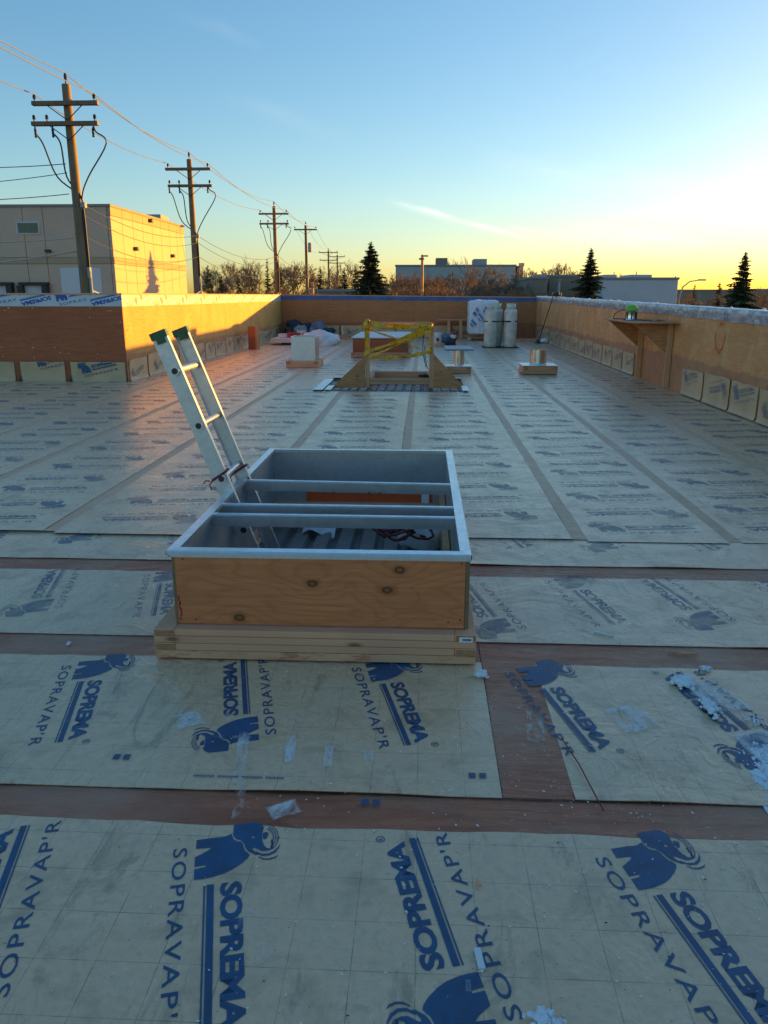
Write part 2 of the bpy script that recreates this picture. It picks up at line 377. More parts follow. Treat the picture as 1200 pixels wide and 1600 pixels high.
M['ply_return'] = make_ply('plywood_parapet_return', (.25, .088, .048), (.37, .135, .075), 0, False, (.40, .03, (.27, .085, .035)), kscale=4.2)
M['ply_far'] = make_ply('plywood_parapet_far', (.28, .14, .075), (.40, .21, .11), 0, False, (.56, .05, (.27, .09, .05)), knots=False)
M['ply_right'] = make_ply('plywood_parapet_right', (.46, .24, .12), (.54, .33, .18), 1, False, (.56, .075, (.38, .165, .10)), pale=(.53, .39, .24), kscale=1.2)
M['ply_gusset'] = make_ply('plywood_gusset', (.30, .17, .09), (.44, .26, .15), 0, True, kscale=1.3)
M['lumber'] = make_lumber('spruce_lumber', (.53, .335, .26), (.54, .385, .32)); M['lumber_y'] = make_lumber('spruce_lumber_lengthwise', (.53, .335, .26), (.54, .385, .32), 1)
M['lumber_stain'] = make_lumber('spruce_lumber_primer_stained', (.48, .32, .24), (.54, .40, .31), 0, (.42, .15, .075))
M['lumber_end'] = make_lumber('lumber_end_grain', (.24, .16, .10), (.36, .26, .17), 2, (.36, .11, .04))
M['lumber_z'] = make_lumber('spruce_stud', (.38, .26, .17), (.52, .37, .26), 2); M['lumber_old'] = make_lumber('weathered_lumber', (.32, .225, .165), (.46, .33, .25), 0)
M['galv'] = make_galv('galvanised_steel'); M['galv_bright'] = make_galv('galvanised_flashing', (.74, .79, .83), .30, .85, .12); M['galv_dark'] = make_galv('galvanised_liner', (.56, .57, .58), .42, .8, .35)
M['alu'] = make_galv('aluminium', (.68, .70, .72), .36, .8, .18)
M['duct'] = simple('polished_duct', (.82, .80, .76), .20, 1.0, var=.06, scale=2)
def deck_mat():
    m = NT('steel_deck'); p = m.pos(); n = m.noise(p, 6, 6, .7); n2 = m.noise(p, 45, 3)
    c = m.mix(n, (.20, .20, .195), (.36, .355, .345)); c = m.mix(m.ramp(n2, [(.62, 0.0), (.7, .7)]), c, (.09, .085, .08))
    m.bsdf(Base_Color=c, Metallic=.35, Roughness=.5, Normal=m.bump(n2, .2, .004)); return m.mat
M['deck'] = deck_mat()
M['orange'] = make_smear('orange_spray_paint', (.78, .11, .02), .12, .45, 5, .95, ())
M['red_line'] = simple('red_marker', (.45, .03, .03), .5)
M['white_plastic'] = simple('white_plastic_sheet', (.72, .74, .78), .35, var=.06, scale=3, bump=.15)
M['white_paint'] = simple('white_paint', (.70, .71, .70), .5, var=.10, scale=5)
M['tank'] = simple('tank_white_paint', (.62, .57, .49), .42, var=.32, scale=5, bump=.12)
M['paper'] = simple('white_paper', (.74, .74, .75), .8, var=.05)
M['black'] = simple('black_rubber', (.022, .022, .024), .55, var=.3); M['dark'] = simple('dark_steel', (.05, .05, .055), .45, .5, var=.3)
M['dark_cloth'] = simple('dark_nylon', (.035, .042, .055), .8, var=.5, scale=9, bump=.4); M['blue_cloth'] = simple('blue_grey_tarp', (.13, .20, .30), .5, var=.45, scale=7, bump=.3)
M['grey_cloth'] = simple('grey_bag', (.26, .28, .31), .7, var=.4, scale=8, bump=.3)
M['green'] = simple('green_plastic', (.03, .11, .045), .45, var=.2); M['lime'] = simple('lime_plastic', (.17, .50, .04), .4, var=.1)
M['red'] = simple('red_plastic', (.40, .03, .035), .45, var=.2); M['maroon'] = simple('red_brown_cord', (.16, .022, .02), .7, var=.3, scale=30)
M['rope_red'] = simple('dark_red_cord', (.22, .012, .03), .6, var=.3, scale=60)
M['extinguisher'] = simple('dark_red_enamel', (.20, .035, .025), .35, var=.25); M['foam'] = simple('foam_board', (.66, .62, .60), .7, var=.06)
M['blue_paint'] = simple('blue_ink', (.03, .10, .40), .5, var=.2); M['blue_band'] = simple('blue_membrane_band', (.055, .125, .33), .5, var=.35, scale=3, bump=.15)
M['slate'] = simple('blue_grey_board', (.17, .21, .27), .45, var=.3, scale=5)
M['concrete'] = simple('concrete', (.34, .33, .31), .85, var=.12, scale=2)
M['snow'] = simple('old_snow', (.80, .83, .88), .5, var=.05, scale=30, bump=.6)
def snow_mat():
    m = NT('icy_snow'); p = m.pos(); n = m.noise(p, 40, 6, .75); c = m.mix(n, (.70, .75, .82), (.90, .92, .95))
    m.bsdf(Base_Color=c, Roughness=.45, Subsurface_Weight=.15, Normal=m.bump(n, .6, .01)); return m.mat
M['snow'] = snow_mat()
def tape_mat():
    m = NT('caution_tape'); p = m.pos(True); s = m.sep(p)
    t = m.math('FRACT', m.math('MULTIPLY', s[0], 5.2)); n = m.noise(m.mapv(p, (60, 60, 9)), 1, 2)
    k = m.math('MULTIPLY', m.math('LESS_THAN', t, .62), m.math('GREATER_THAN', n, .56))
    c = m.mix(m.noise(p, 5, 3), (.84, .35, .005), (.84, .42, .01)); c = m.mix(m.math('MULTIPLY', k, .9), c, (.03, .025, .01))
    m.bsdf(Base_Color=c, Roughness=.4); return m.mat
M['tape'] = tape_mat()
def band_mat():
    m = NT('metallic_wrap_band'); p = m.pos(); n = m.noise(m.mapv(p, (1, .7, 1.6), (0, .5, .5)), 5, 7, .75, 1.2); n2 = m.noise(p, 2, 4)
    c = m.mix(m.ramp(n, [(.42, 0.0), (.62, 1.0)]), (.17, .22, .31), (.66, .68, .71)); c = m.mix(m.ramp(n2, [(.5, 0.0), (.7, .5)]), c, (.22, .28, .38))
    m.bsdf(Base_Color=c, Metallic=.3, Roughness=.36, Normal=m.bump(n, .6, .016)); return m.mat
M['foil'] = band_mat()
M['white_film'] = simple('white_membrane_film', (.60, .61, .62), .5, var=.10, scale=4, bump=.2)
M['tar'] = simple('black_mastic', (.012, .012, .012), .4, var=.3)
# background
def stucco(name, c, v=.06): return simple(name, c, .85, var=v, scale=1.2)
M['tilt'] = stucco('tilt_up_concrete', (.60, .43, .32)); M['tilt_band'] = stucco('tan_band', (.46, .33, .22)); M['tilt_cap'] = stucco('grey_flashing', (.26, .26, .27))
M['door_w'] = stucco('white_door', (.62, .64, .67)); M['glass'] = simple('window_glass', (.03, .06, .055), .08, var=.2)
M['frame_w'] = stucco('pale_frame', (.55, .55, .55))
M['pole'] = make_lumber('weathered_pole_wood', (.12, .105, .09), (.20, .175, .145), 2); M['insul'] = simple('brown_porcelain', (.05, .03, .025), .25)
M['wire'] = simple('weathered_wire', (.16, .16, .17), .6, .2); M['cable'] = simple('black_cable', (.025, .025, .03), .5)
M['cable_lt'] = simple('pale_cable', (.42, .40, .37), .5)
M['bark'] = simple('bark', (.10, .075, .055), .9, var=.3, scale=12); M['bark_pale'] = simple('pale_bark', (.20, .15, .105), .9, var=.3, scale=12)
M['twig'] = simple('twigs', (.22, .16, .11), .9, var=.3, scale=3); M['twig_red'] = simple('russet_twigs', (.26, .155, .085), .9, var=.35, scale=3)
def needle(name, a, b):
    m = NT(name); p = m.pos(); n = m.noise(p, 2.2, 4, .6); c = m.mix(n, a, b); m.bsdf(Base_Color=c, Roughness=.8, Specular_IOR_Level=.2); return m.mat
M['needle'] = needle('spruce_needles', (.030, .048, .024), (.10, .11, .055))
M['wall_white'] = stucco('white_cladding', (.50, .52, .55)); M['wall_brown'] = stucco('brown_cladding', (.26, .21, .16)); M['wall_sun_tint'] = stucco('sun_tinted_end_wall', (.60, .35, .10))  # orange end wall: the low sun's light is put into its colour
M['wall_pale'] = stucco('pale_grey_cladding', (.42, .42, .41)); M['hvac'] = stucco('rooftop_unit_grey', (.36, .36, .36))
M['roof_slab'] = stucco('roof_slab', (.20, .18, .16)); M['ground'] = simple('dry_grass_and_snow', (.20, .17, .12), .9, var=.5, scale=.08); M['asphalt'] = simple('asphalt', (.05, .05, .05), .85)
# ---------------------------------------------------------------- a bearing-to-point helper for far things (survey of the photo: bearing + distance)
_p, _y = R(15.365), R(2.783)
_F = Vector((-math.sin(_y)*math.cos(_p), math.cos(_y)*math.cos(_p), -math.sin(_p))); _Rt = Vector((math.cos(_y), math.sin(_y), 0)); _U = _Rt.cross(_F)
def at(x, y, Y):
    d = _F*1230+_Rt*(x-600)+_U*(800-y); d = d/d.y; return Vector((0, 0, EYE))+d*Y
GZ = -5.0

# ---------------------------------------------------------------- ground
g = MB(); n = 24
g.add([(-900, -300, GZ), (900, -300, GZ), (900, 1500, GZ), (-900, 1500, GZ)], [(0, 1, 2, 3)])
tag(g.build('ground', M['ground']), kind='structure')

# ---------------------------------------------------------------- the printed logo (flat print)
def text_mesh(txt, off, space=1.0):
    cu = bpy.data.curves.new('t', 'FONT'); cu.body = txt; cu.resolution_u = 3; cu.offset = off; cu.space_character = space; cu.fill_mode = 'FRONT'
    ob = bpy.data.objects.new('t', cu); COL.objects.link(ob)
    bpy.context.view_layer.update()
    dg = bpy.context.evaluated_depsgraph_get(); me = ob.evaluated_get(dg).to_mesh()
    vs = [v.co.copy() for v in me.vertices]; fs = [tuple(p.vertices) for p in me.polygons]
    bpy.data.objects.remove(ob); bpy.data.curves.remove(cu)
    x0 = min(v.x for v in vs); x1 = max(v.x for v in vs); y0 = min(v.y for v in vs); y1 = max(v.y for v in vs)
    return [((v.x-x0)/(x1-x0), (v.y-y0)/(y1-y0)) for v in vs], fs
def add_text(mb, tm, u0, u1, v0, v1): mb.add([(u0+a*(u1-u0), v0+b*(v1-v0), 0) for a, b in tm[0]], tm[1])
def add_poly(mb, loops):
    """flat polygon with holes"""
    L = [[Vector((x, y, 0)) for x, y in lp] for lp in loops]; tr = tessellate_polygon(L); vs = [v for lp in L for v in lp]
    fs = []
    for t in tr:
        a, b, c = (vs[i] for i in t); fs.append(tuple(t) if (b-a).cross(c-a).z > 0 else tuple(reversed(t)))
    mb.add(vs, fs)
T_SOP = text_mesh('SOPREMA', .042, .93); T_VAP = text_mesh("SOPRAVAP'R", .006, 1.18); T_R = text_mesh('R', .01)
def zc(y, x): return ((y-455)*.000545-.025, (x-340)*.000358-.026)    # tracing units of the emblem -> metres
def ZL(pts): return [zc(y, x) for x, y in pts]
def crescent(mb, outer, inner): add_poly(mb, [ZL(outer+list(reversed(inner)))])
def ellipse(x, y, rx, ry, n=10): return [(x+rx*math.cos(2*math.pi*k/n), y+ry*math.sin(2*math.pi*k/n)) for k in range(n)]
def build_print():
    mb = MB()
    body = [(340, 455), (400, 456), (480, 450), (560, 436), (630, 412), (700, 376), (742, 346), (756, 326), (742, 308), (722, 290), (712, 262), (708, 236),
            (690, 214), (664, 208), (640, 194), (624, 160), (626, 140), (600, 150), (560, 160), (480, 156), (348, 158), (345, 228), (400, 229), (464, 233), (434, 254), (380, 276), (342, 290),
            (340, 362), (424, 359), (424, 372), (340, 379)]
    add_poly(mb, [ZL(body)])
    head = [(642, 70), (700, 69), (768, 69), (830, 70), (864, 96), (882, 124), (868, 150), (860, 190), (860, 226), (868, 262), (886, 288), (914, 298), (938, 290), (930, 262), (926, 240), (936, 222), (946, 246), (944, 280), (930, 302),
            (900, 312), (852, 308), (806, 280), (784, 272), (778, 284), (796, 306), (830, 332), (800, 330), (770, 312), (748, 298), (730, 272), (720, 240), (716, 232), (690, 200), (668, 196), (648, 178), (634, 152)]
    add_poly(mb, [ZL(head), ZL(list(reversed(ellipse(790, 192, 13, 9))))])
    # ear fold, tusks and the arcs of the trunk
    crescent(mb, [(800, 316), (850, 346), (905, 350), (955, 332), (985, 300), (1000, 268)], [(806, 306), (850, 330), (900, 334), (945, 318), (975, 296), (1000, 268)])
    crescent(mb, [(820, 352), (860, 376), (905, 382), (950, 374), (976, 354)], [(826, 346), (862, 366), (905, 371), (945, 364), (976, 354)])
    add_poly(mb, [ZL([(872, 166), (900, 163), (914, 176), (906, 198), (884, 222), (866, 214), (864, 190)])])
    for k, (r0, r1) in enumerate(((0, 8), (20, 27), (38, 46))):
        o = [(866+d*.2, 84-d*.1+r0*.2) for d in (0,)]
        arc_o, arc_i = [], []
        for j in range(10):
            a = R(-78+j*15.5); arc_o.append((872+(120-r0)*math.cos(a), 206+(116-r0)*math.sin(a))); arc_i.append((872+(120-r1)*math.cos(a), 206+(116-r1)*math.sin(a)))
        crescent(mb, arc_o[1:-1 if k else None], arc_i[1:-1 if k else None])
    add_text(mb, T_SOP, 0.0, .447, .042, .099)
    mb.add([(0, .0085, 0), (.455, .0085, 0), (.455, .0265, 0), (0, .0265, 0)], [(0, 1, 2, 3)])
    mb.add([(0, 0, 0), (.455, 0, 0), (.455, .0045, 0), (0, .0045, 0)], [(0, 1, 2, 3)])
    add_text(mb, T_VAP, -.160, .462, -.086, -.046)
    add_text(mb, T_R, .462, .473, .100, .114)
    ring_o = [(.4675+.0135*math.cos(2*math.pi*k/14), .107+.0135*math.sin(2*math.pi*k/14)) for k in range(14)]
    ring_i = [(.4675+.0108*math.cos(2*math.pi*k/14), .107+.0108*math.sin(2*math.pi*k/14)) for k in range(14)]
    add_poly(mb, [ring_o, list(reversed(ring_i))])
    # centre the print
    mb.v = [(x-.12, y-.02, z) for x, y, z in mb.v]
    return mb
PRINT = build_print()
def print_mesh(name, mat, verts=None):
    me = bpy.data.meshes.new(name); me.from_pydata(verts or PRINT.v, [], PRINT.f); me.materials.append(mat); me.update(); return me
PM_NEW = print_mesh('printed_logo', M['print']); PM_WORN = print_mesh('printed_logo_worn', M['print_worn'])
def clipped_print(scale, ang, off, rect, mat, name='printed_logo'):
    """the logo scaled, turned and shifted in its own plane, cut to rect (x0, x1, y0, y1)"""
    bm = bmesh.new(); me = print_mesh('tmp', mat); bm.from_mesh(me); bpy.data.meshes.remove(me)
    bm.transform(Matrix.Translation((*off, 0)) @ Matrix.Rotation(ang, 4, 'Z') @ Matrix.Scale(scale, 4))
    for co, no in (((rect[0], 0, 0), (-1, 0, 0)), ((rect[1], 0, 0), (1, 0, 0)), ((0, rect[2], 0), (0, -1, 0)), ((0, rect[3], 0), (0, 1, 0))):
        bmesh.ops.bisect_plane(bm, geom=bm.verts[:]+bm.edges[:]+bm.faces[:], plane_co=co, plane_no=no, clear_outer=True)
    me = bpy.data.meshes.new(name); bm.to_mesh(me); bm.free(); me.materials.append(mat); return me

# ---------------------------------------------------------------- roof: slab, membrane sheets, prints
HOLES = [(-1.0, .15, 3.17, 5.24), (-1.66, .70, 12.62, 14.75)]
XL, XR, Y0, YF = -13.0, 4.06, -6.0, 29.5
XW = -5.2                                                     # left parapet, starts at YC
YC = 13.83
def cut_cols(a0, a1, step, extra): 
    xs = sorted(set([a0+(a1-a0)*i/max(1, int(round((a1-a0)/step))) for i in range(max(1, int(round((a1-a0)/step)))+1)]+[e for e in extra if a0 < e < a1])); return xs
def sheet_mesh(name, mat, x0, x1, y0, y1, z, along, wob0=0.0, wob1=0.0, seed=0, parent=None, thick=.003, step=.08):
    """a laid sheet; along='x' or 'y' is the long direction; long edges wander by wob0 / wob1; hatch openings are cut out"""
    mb = MB(); L = along == 'x'
    hs = [(h[0], h[1], h[2], h[3]) if L else (h[2], h[3], h[0], h[1]) for h in HOLES]
    a0, a1, b0, b1 = (x0, x1, y0, y1) if L else (y0, y1, x0, x1)
    hs = [h for h in hs if h[0] < a1 and h[1] > a0 and h[2] < b1 and h[3] > b0]
    cols = cut_cols(a0, a1, step if (wob0 or wob1) else 1.2, [e for h in hs for e in h[:2]])
    def w(a, amt, s): return amt*(noise.noise((a*1.1, s*7.3+seed, 0))*1.0+.6*noise.noise((a*5.5, s*3.1+seed, 4))+.25*noise.noise((a*19, s+seed, 9)))
    def q(a, b, zz): return (a, b, zz) if L else (b, a, zz)
    for a, c in zip(cols, cols[1:]):
        mid = (a+c)/2; segs = [(b0, b1)]
        for h in hs:
            if h[0] < mid < h[1]:
                ns = []
                for s0, s1 in segs:
                    if h[2] > s0: ns.append((s0, min(h[2], s1)))
                    if h[3] < s1: ns.append((max(h[3], s0), s1))
                segs = ns
        for s0, s1 in segs:
            e0 = [s0+(w(t, wob0, 1) if s0 == b0 else 0) for t in (a, c)]; e1 = [s1+(w(t, wob1, 2) if s1 == b1 else 0) for t in (a, c)]
            f = (0, 1, 2, 3) if L else (3, 2, 1, 0); vs = [q(a, e0[0], z), q(c, e0[1], z), q(c, e1[1], z), q(a, e1[0], z)]
            if wob0 and L and s0 == b0 and s1-s0 > .2:            # the free edge lifts a little here and there
                def lift(t): return .009*max(0, noise.noise((t*1.7, seed*2.1, 6))+.35*noise.noise((t*6.3, seed, 2)))
                inn = [q(a, e0[0]+.07, z), q(c, e0[1]+.07, z)]; vs[0] = q(a, e0[0], z+lift(a)); vs[1] = q(c, e0[1], z+lift(c))
                mb.add([vs[0], vs[1], inn[1], inn[0]], [f]); mb.add([inn[0], inn[1], vs[2], vs[3]], [f])
            else: mb.add(vs, [f])
            lo = [(x, y, zz-thick) for x, y, zz in vs]
            mb.add(vs+lo, [(1, 0, 4, 5), (3, 2, 6, 7)] if L else [(0, 1, 5, 4), (2, 3, 7, 6)])
    return mb.build(name, mat, parent)
slab = MB()
def slab_rect(x0, x1, y0, y1): slab.box((x0, y0, -.45), (x1, y1, -.0035))
ys = [Y0, 3.17, 5.24, 12.62, 14.75, YF+.2]
slab_rect(XL, XR+.2, Y0, 3.17); slab_rect(XL, -1.0, 3.17, 5.24); slab_rect(.15, XR+.2, 3.17, 5.24); slab_rect(XL, XR+.2, 5.24, 12.62)
slab_rect(XL, -1.66, 12.62, 14.75); slab_rect(.70, XR+.2, 12.62, 14.75); slab_rect(XW-.3, XR+.2, 14.75, YF+.2); slab_rect(XL, XW-.3, 14.75, 15.2)
roof = slab.build('roof', M['roof_slab']); tag(roof, kind='structure')
bld = MB()                                                    # the building under the roof
bld.box((XL, Y0, GZ), (XR+.2, 15.2, -.46)); bld.box((XW-.3, 15.2, GZ), (XR+.2, YF+.2, -.46))
tag(bld.build('building', M['tilt_band']), 'low building carrying the unfinished flat roof', 'building')

TILT = R(-14)
def lay_print(par, x, y, z, rz, worn=False, s=1.0):
    for h in HOLES:
        if h[0]-.05 < x < h[1]+.05 and h[2]-.25 < y < h[3]+.25: return
    place(PM_WORN if worn else PM_NEW, 'printed_logo', par, (x, y, z), (0, 0, rz), (s, s, 1))
DOWN, UP = R(-90)+R(14), R(90)+R(14)
# three rolls laid across the roof in front (long side along X); each covers the far red selvage of the one before it
cross = [  # film y0, film y1, selvage y1, z, prints [(x, y, dir)]
    (-6.0, 1.965, 2.20, .001, [(-1.62, 1.60, 'd'), (-1.07, 1.60, 'u'), (-.51, 1.60, 'd'), (.065, 1.60, 'u'), (.66, 1.62, 'd'), (1.24, 1.6, 'u'), (1.8, 1.6, 'd')]),
    (2.125, 3.045, 3.32, .0038, [(-2.5, 2.68, 'd'), (-1.93, 2.7, 'u'), (-1.32, 2.69, 'd'), (-.67, 2.70, 'u'), (-.11, 2.73, 'd'), (.52, 2.72, 'd'), (1.14, 2.68, 'u'), (1.72, 2.7, 'd'), (2.3, 2.7, 'u')]),
    (3.255, 4.10, 4.40, .0066, [(-3.1, 3.80, 'u'), (-2.55, 3.78, 'd'), (-1.94, 3.80, 'u'), (-1.36, 3.80, 'd'), (.33, 3.66, 'u'), (.84, 3.80, 'd'), (1.34, 3.80, 'u'), (1.94, 3.82, 'd'), (2.5, 3.8, 'u'), (3.1, 3.8, 'd')]),
    (4.30, 5.30, 5.31, .0094, [(-3.4, 4.95, 'u'), (-2.8, 4.93, 'd'), (-2.2, 4.94, 'u'), (-1.55, 4.93, 'd'), (.55, 4.95, 'd'), (1.1, 4.93, 'u'), (1.7, 4.95, 'd'), (2.3, 4.95, 'u'), (2.9, 4.9, 'd'), (-4.1, 4.9, 'd'), (3.5, 4.9, 'u')])]
M['lap_shade'] = make_smear('lap_edge_shade', (.035, .03, .028), .30, .55, 6, .85, ())  # dark strip painted along each lap as the thin shadow of the sheet edge
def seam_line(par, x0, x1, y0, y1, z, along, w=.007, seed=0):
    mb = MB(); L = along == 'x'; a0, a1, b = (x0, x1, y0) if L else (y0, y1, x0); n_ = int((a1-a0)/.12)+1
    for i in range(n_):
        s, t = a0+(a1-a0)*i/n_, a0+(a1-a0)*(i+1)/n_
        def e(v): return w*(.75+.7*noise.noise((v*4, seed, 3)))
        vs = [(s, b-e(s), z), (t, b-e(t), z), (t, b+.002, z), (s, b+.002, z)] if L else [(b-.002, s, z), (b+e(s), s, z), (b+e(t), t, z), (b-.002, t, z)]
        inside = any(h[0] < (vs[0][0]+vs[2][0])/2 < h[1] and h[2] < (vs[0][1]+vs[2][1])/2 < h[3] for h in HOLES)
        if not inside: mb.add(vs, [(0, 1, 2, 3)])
    return mb.build('lap_shade_strip', M['lap_shade'], par)
SHEETS = []
for i, (a, b, c, z, pr) in enumerate(cross):
    if i == 1:                                                # this roll has an end lap: the right piece starts with a bare red end strip
        xs = [(XL, .262, 0), (.262, XR, 1)]
    else: xs = [(XL, XR, 0)]
    for (xa, xb, k) in xs:
        film = sheet_mesh('membrane_sheet', M['film'], xa if not k else xa+.225, xb, a, b, z+.002 if not k else z+.001, 'x', .004 if i else 0, .020 if i < 3 else 0, i*3+k, roof)
        if i < 3: sheet_mesh('selvage_strip', M['selvage'], xa, xb, b-.06, c, z-.0005, 'x', 0, 0, i, film)
        if k: sheet_mesh('selvage_strip', M['selvage'], xa-.02, xa+.245, a+.004, c-.08, z, 'x', 0, 0, i, film)
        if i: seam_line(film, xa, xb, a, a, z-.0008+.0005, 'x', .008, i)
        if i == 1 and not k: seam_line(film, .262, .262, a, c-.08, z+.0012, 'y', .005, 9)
        for (x, y, d) in pr:
            if (xa-.1 < x < xb-.1) if i == 1 else True:
                lay_print(film, x, y, z+.0032, DOWN if d == 'd' else UP, worn=(i >= 2))
        SHEETS.append(film)
# rolls laid lengthwise up the roof; the right-hand edge of each covers the red selvage of its neighbour
edges = [-13.0, -11.3, -10.2, -9.1, -8.0, -6.88, -5.78, -4.66, -3.57, -2.46, -1.32, -.20, .96, 1.92, 2.98, 4.06]
far_print = MB()
far_print.add([(-.35, -.05, 0), (-.30, .09, 0), (-.22, .13, 0), (-.14, .06, 0), (-.13, -.05, 0)], [(0, 4, 3, 2, 1)])
for k in range(7): far_print.add([(-.11+k*.064, .025, 0), (-.055+k*.064, .025, 0), (-.06+k*.064, .078, 0), (-.105+k*.064, .078, 0)], [(0, 1, 2, 3)])
far_print.add([(-.12, -.012, 0), (.335, -.012, 0), (.335, .006, 0), (-.12, .006, 0)], [(0, 1, 2, 3)])
for k in range(10): far_print.add([(-.27+k*.062, -.10, 0), (-.235+k*.062, -.10, 0), (-.235+k*.062, -.066, 0), (-.27+k*.062, -.066, 0)], [(0, 1, 2, 3)])
NL = len(edges)-1
for i in range(NL):
    xa, xb = edges[i], edges[i+1]; z = .0125+.0022*(NL-1-i); yend = YF if xb > XW+.1 else YC
    if xa < XW < xb: yend = YF
    xa2, xb2 = xa+(.09 if i else 0), xb
    film = sheet_mesh('membrane_sheet', M['film'], xa2, xb2, 4.78+.02*((i*7) % 3-1), yend, z, 'y', .010, .004, 40+i, roof, step=.3)
    if i: sheet_mesh('selvage_strip', M['selvage_dusty'], xa-.02, xa2+.03, 4.80, yend, z-.0012, 'y', 0, 0, i, film)
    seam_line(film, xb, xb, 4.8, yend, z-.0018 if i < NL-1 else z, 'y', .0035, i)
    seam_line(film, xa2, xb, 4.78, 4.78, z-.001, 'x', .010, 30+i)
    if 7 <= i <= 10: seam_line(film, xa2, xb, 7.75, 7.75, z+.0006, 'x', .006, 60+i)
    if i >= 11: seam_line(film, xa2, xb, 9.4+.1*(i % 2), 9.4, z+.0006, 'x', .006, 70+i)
    y = 5.05+.21*((i*5) % 4)*.5; k = i; far = MB()
    while y < yend-.2:
        cx = (xa2+xb)/2+.02*math.sin(i*3+k*1.7); rz = R(7)+(math.pi if k % 2 else 0)+R(random.uniform(-1, 1))
        if y < 13.0: lay_print(film, cx, y, z+.0012, rz, worn=True)
        else:
            if not any(h[0]-.3 < cx < h[1]+.3 and h[2]-.2 < y < h[3]+.2 for h in HOLES):
                ca, sa = math.cos(rz), math.sin(rz); far.add([(cx+p[0]*ca-p[1]*sa, y+p[0]*sa+p[1]*ca, z+.0014) for p in far_print.v], far_print.f)
        y += .425; k += 1
    if far.v: tag(far.build('printed_logos', M['print_worn'], film), kind='stuff')
    SHEETS.append(film)
# frosty trowel smears, small printed marks
c1 = SHEETS[1]; c0 = SHEETS[0]
def smear(par, x, y, w, l, rz, z, mat): 
    mb = MB(); mb.add([(-w/2, -l/2, 0), (w/2, -l/2, 0), (w/2, l/2, 0), (-w/2, l/2, 0)], [(0, 1, 2, 3)]); return mb.build('frost_smear', M[mat], par, loc=(x, y, z))
for (x, y, w, l, rz, mat) in [(-.435, 2.36, .055, .24, .12, 'frost'), (-.30, 2.32, .045, .20, .04, 'frost'), (-.165, 2.33, .055, .09, 0, 'frost'), (-.59, 2.30, .06, .46, .14, 'frost'), (-.545, 2.08, .05, .30, .14, 'scuff'), (-.40, 2.03, .14, .10, .5, 'frost'),
                              (-.84, 2.53, .14, .16, .5, 'frost'), (-.69, 2.42, .34, .03, .05, 'scuff'), (-.72, 2.55, .10, .10, .3, 'scuff')]:
    o = smear(c1, x, y, w, l, rz, .0094, mat); o.rotation_euler = (0, 0, rz)
for (x, y, w, l, rz) in [(.31, 1.76, .05, .12, .2), (-.40, 1.60, .12, .10, 0), (-.36, 1.5, .06, .1, .4), (.12, 1.43, .02, .05, 0)]:
    o = smear(c0, x, y, w, l, rz, .0066, 'scuff'); o.rotation_euler = (0, 0, rz)
mk = MB()
for (x, y) in [(-1.02, 2.27), (-.17, 2.065), (.165, 2.22)]:
    for k in range(2): mk.add([(x+k*.034, y, .0096), (x+k*.034+.022, y, .0096), (x+k*.034+.022, y+.028, .0096), (x+k*.034, y+.028, .0096)], [(0, 1, 2, 3)])
for k in range(34):                                           # row of tiny print along the roll edge
    if k % 9 == 8: continue
    x = -.72+k*.0072*1.2; mk.add([(x, 2.185, .0096), (x+.006, 2.185, .0096), (x+.006, 2.194, .0096), (x, 2.194, .0096)], [(0, 1, 2, 3)])
mk.build('printed_marks', M['print'], c1)

# ---------------------------------------------------------------- steel decks in the two openings
def deck(x0, x1, y0, y1, z, parent, pitch=.153):
    mb = MB(); x = x0; prof = []
    while x < x1:
        prof += [(x, z), (x+.088, z), (x+.105, z-.045), (x+.136, z-.045)]; x += pitch
    prof.append((min(x, x1+.1), z))
    vs = [(a, y0, b) for a, b in prof]+[(a, y1, b) for a, b in prof]; n_ = len(prof)
    mb.add(vs, [(i, i+1, i+1+n_, i+n_) for i in range(n_-1)]); mb.box((x0, y0, z-.3), (x1, y1, z-.10))
    return mb.build('steel_deck', M['deck'], parent)
deck(-1.0, .15, 3.1, 5.3, -.055, roof); deck(-1.66, .70, 12.6, 14.78, -.03, roof)
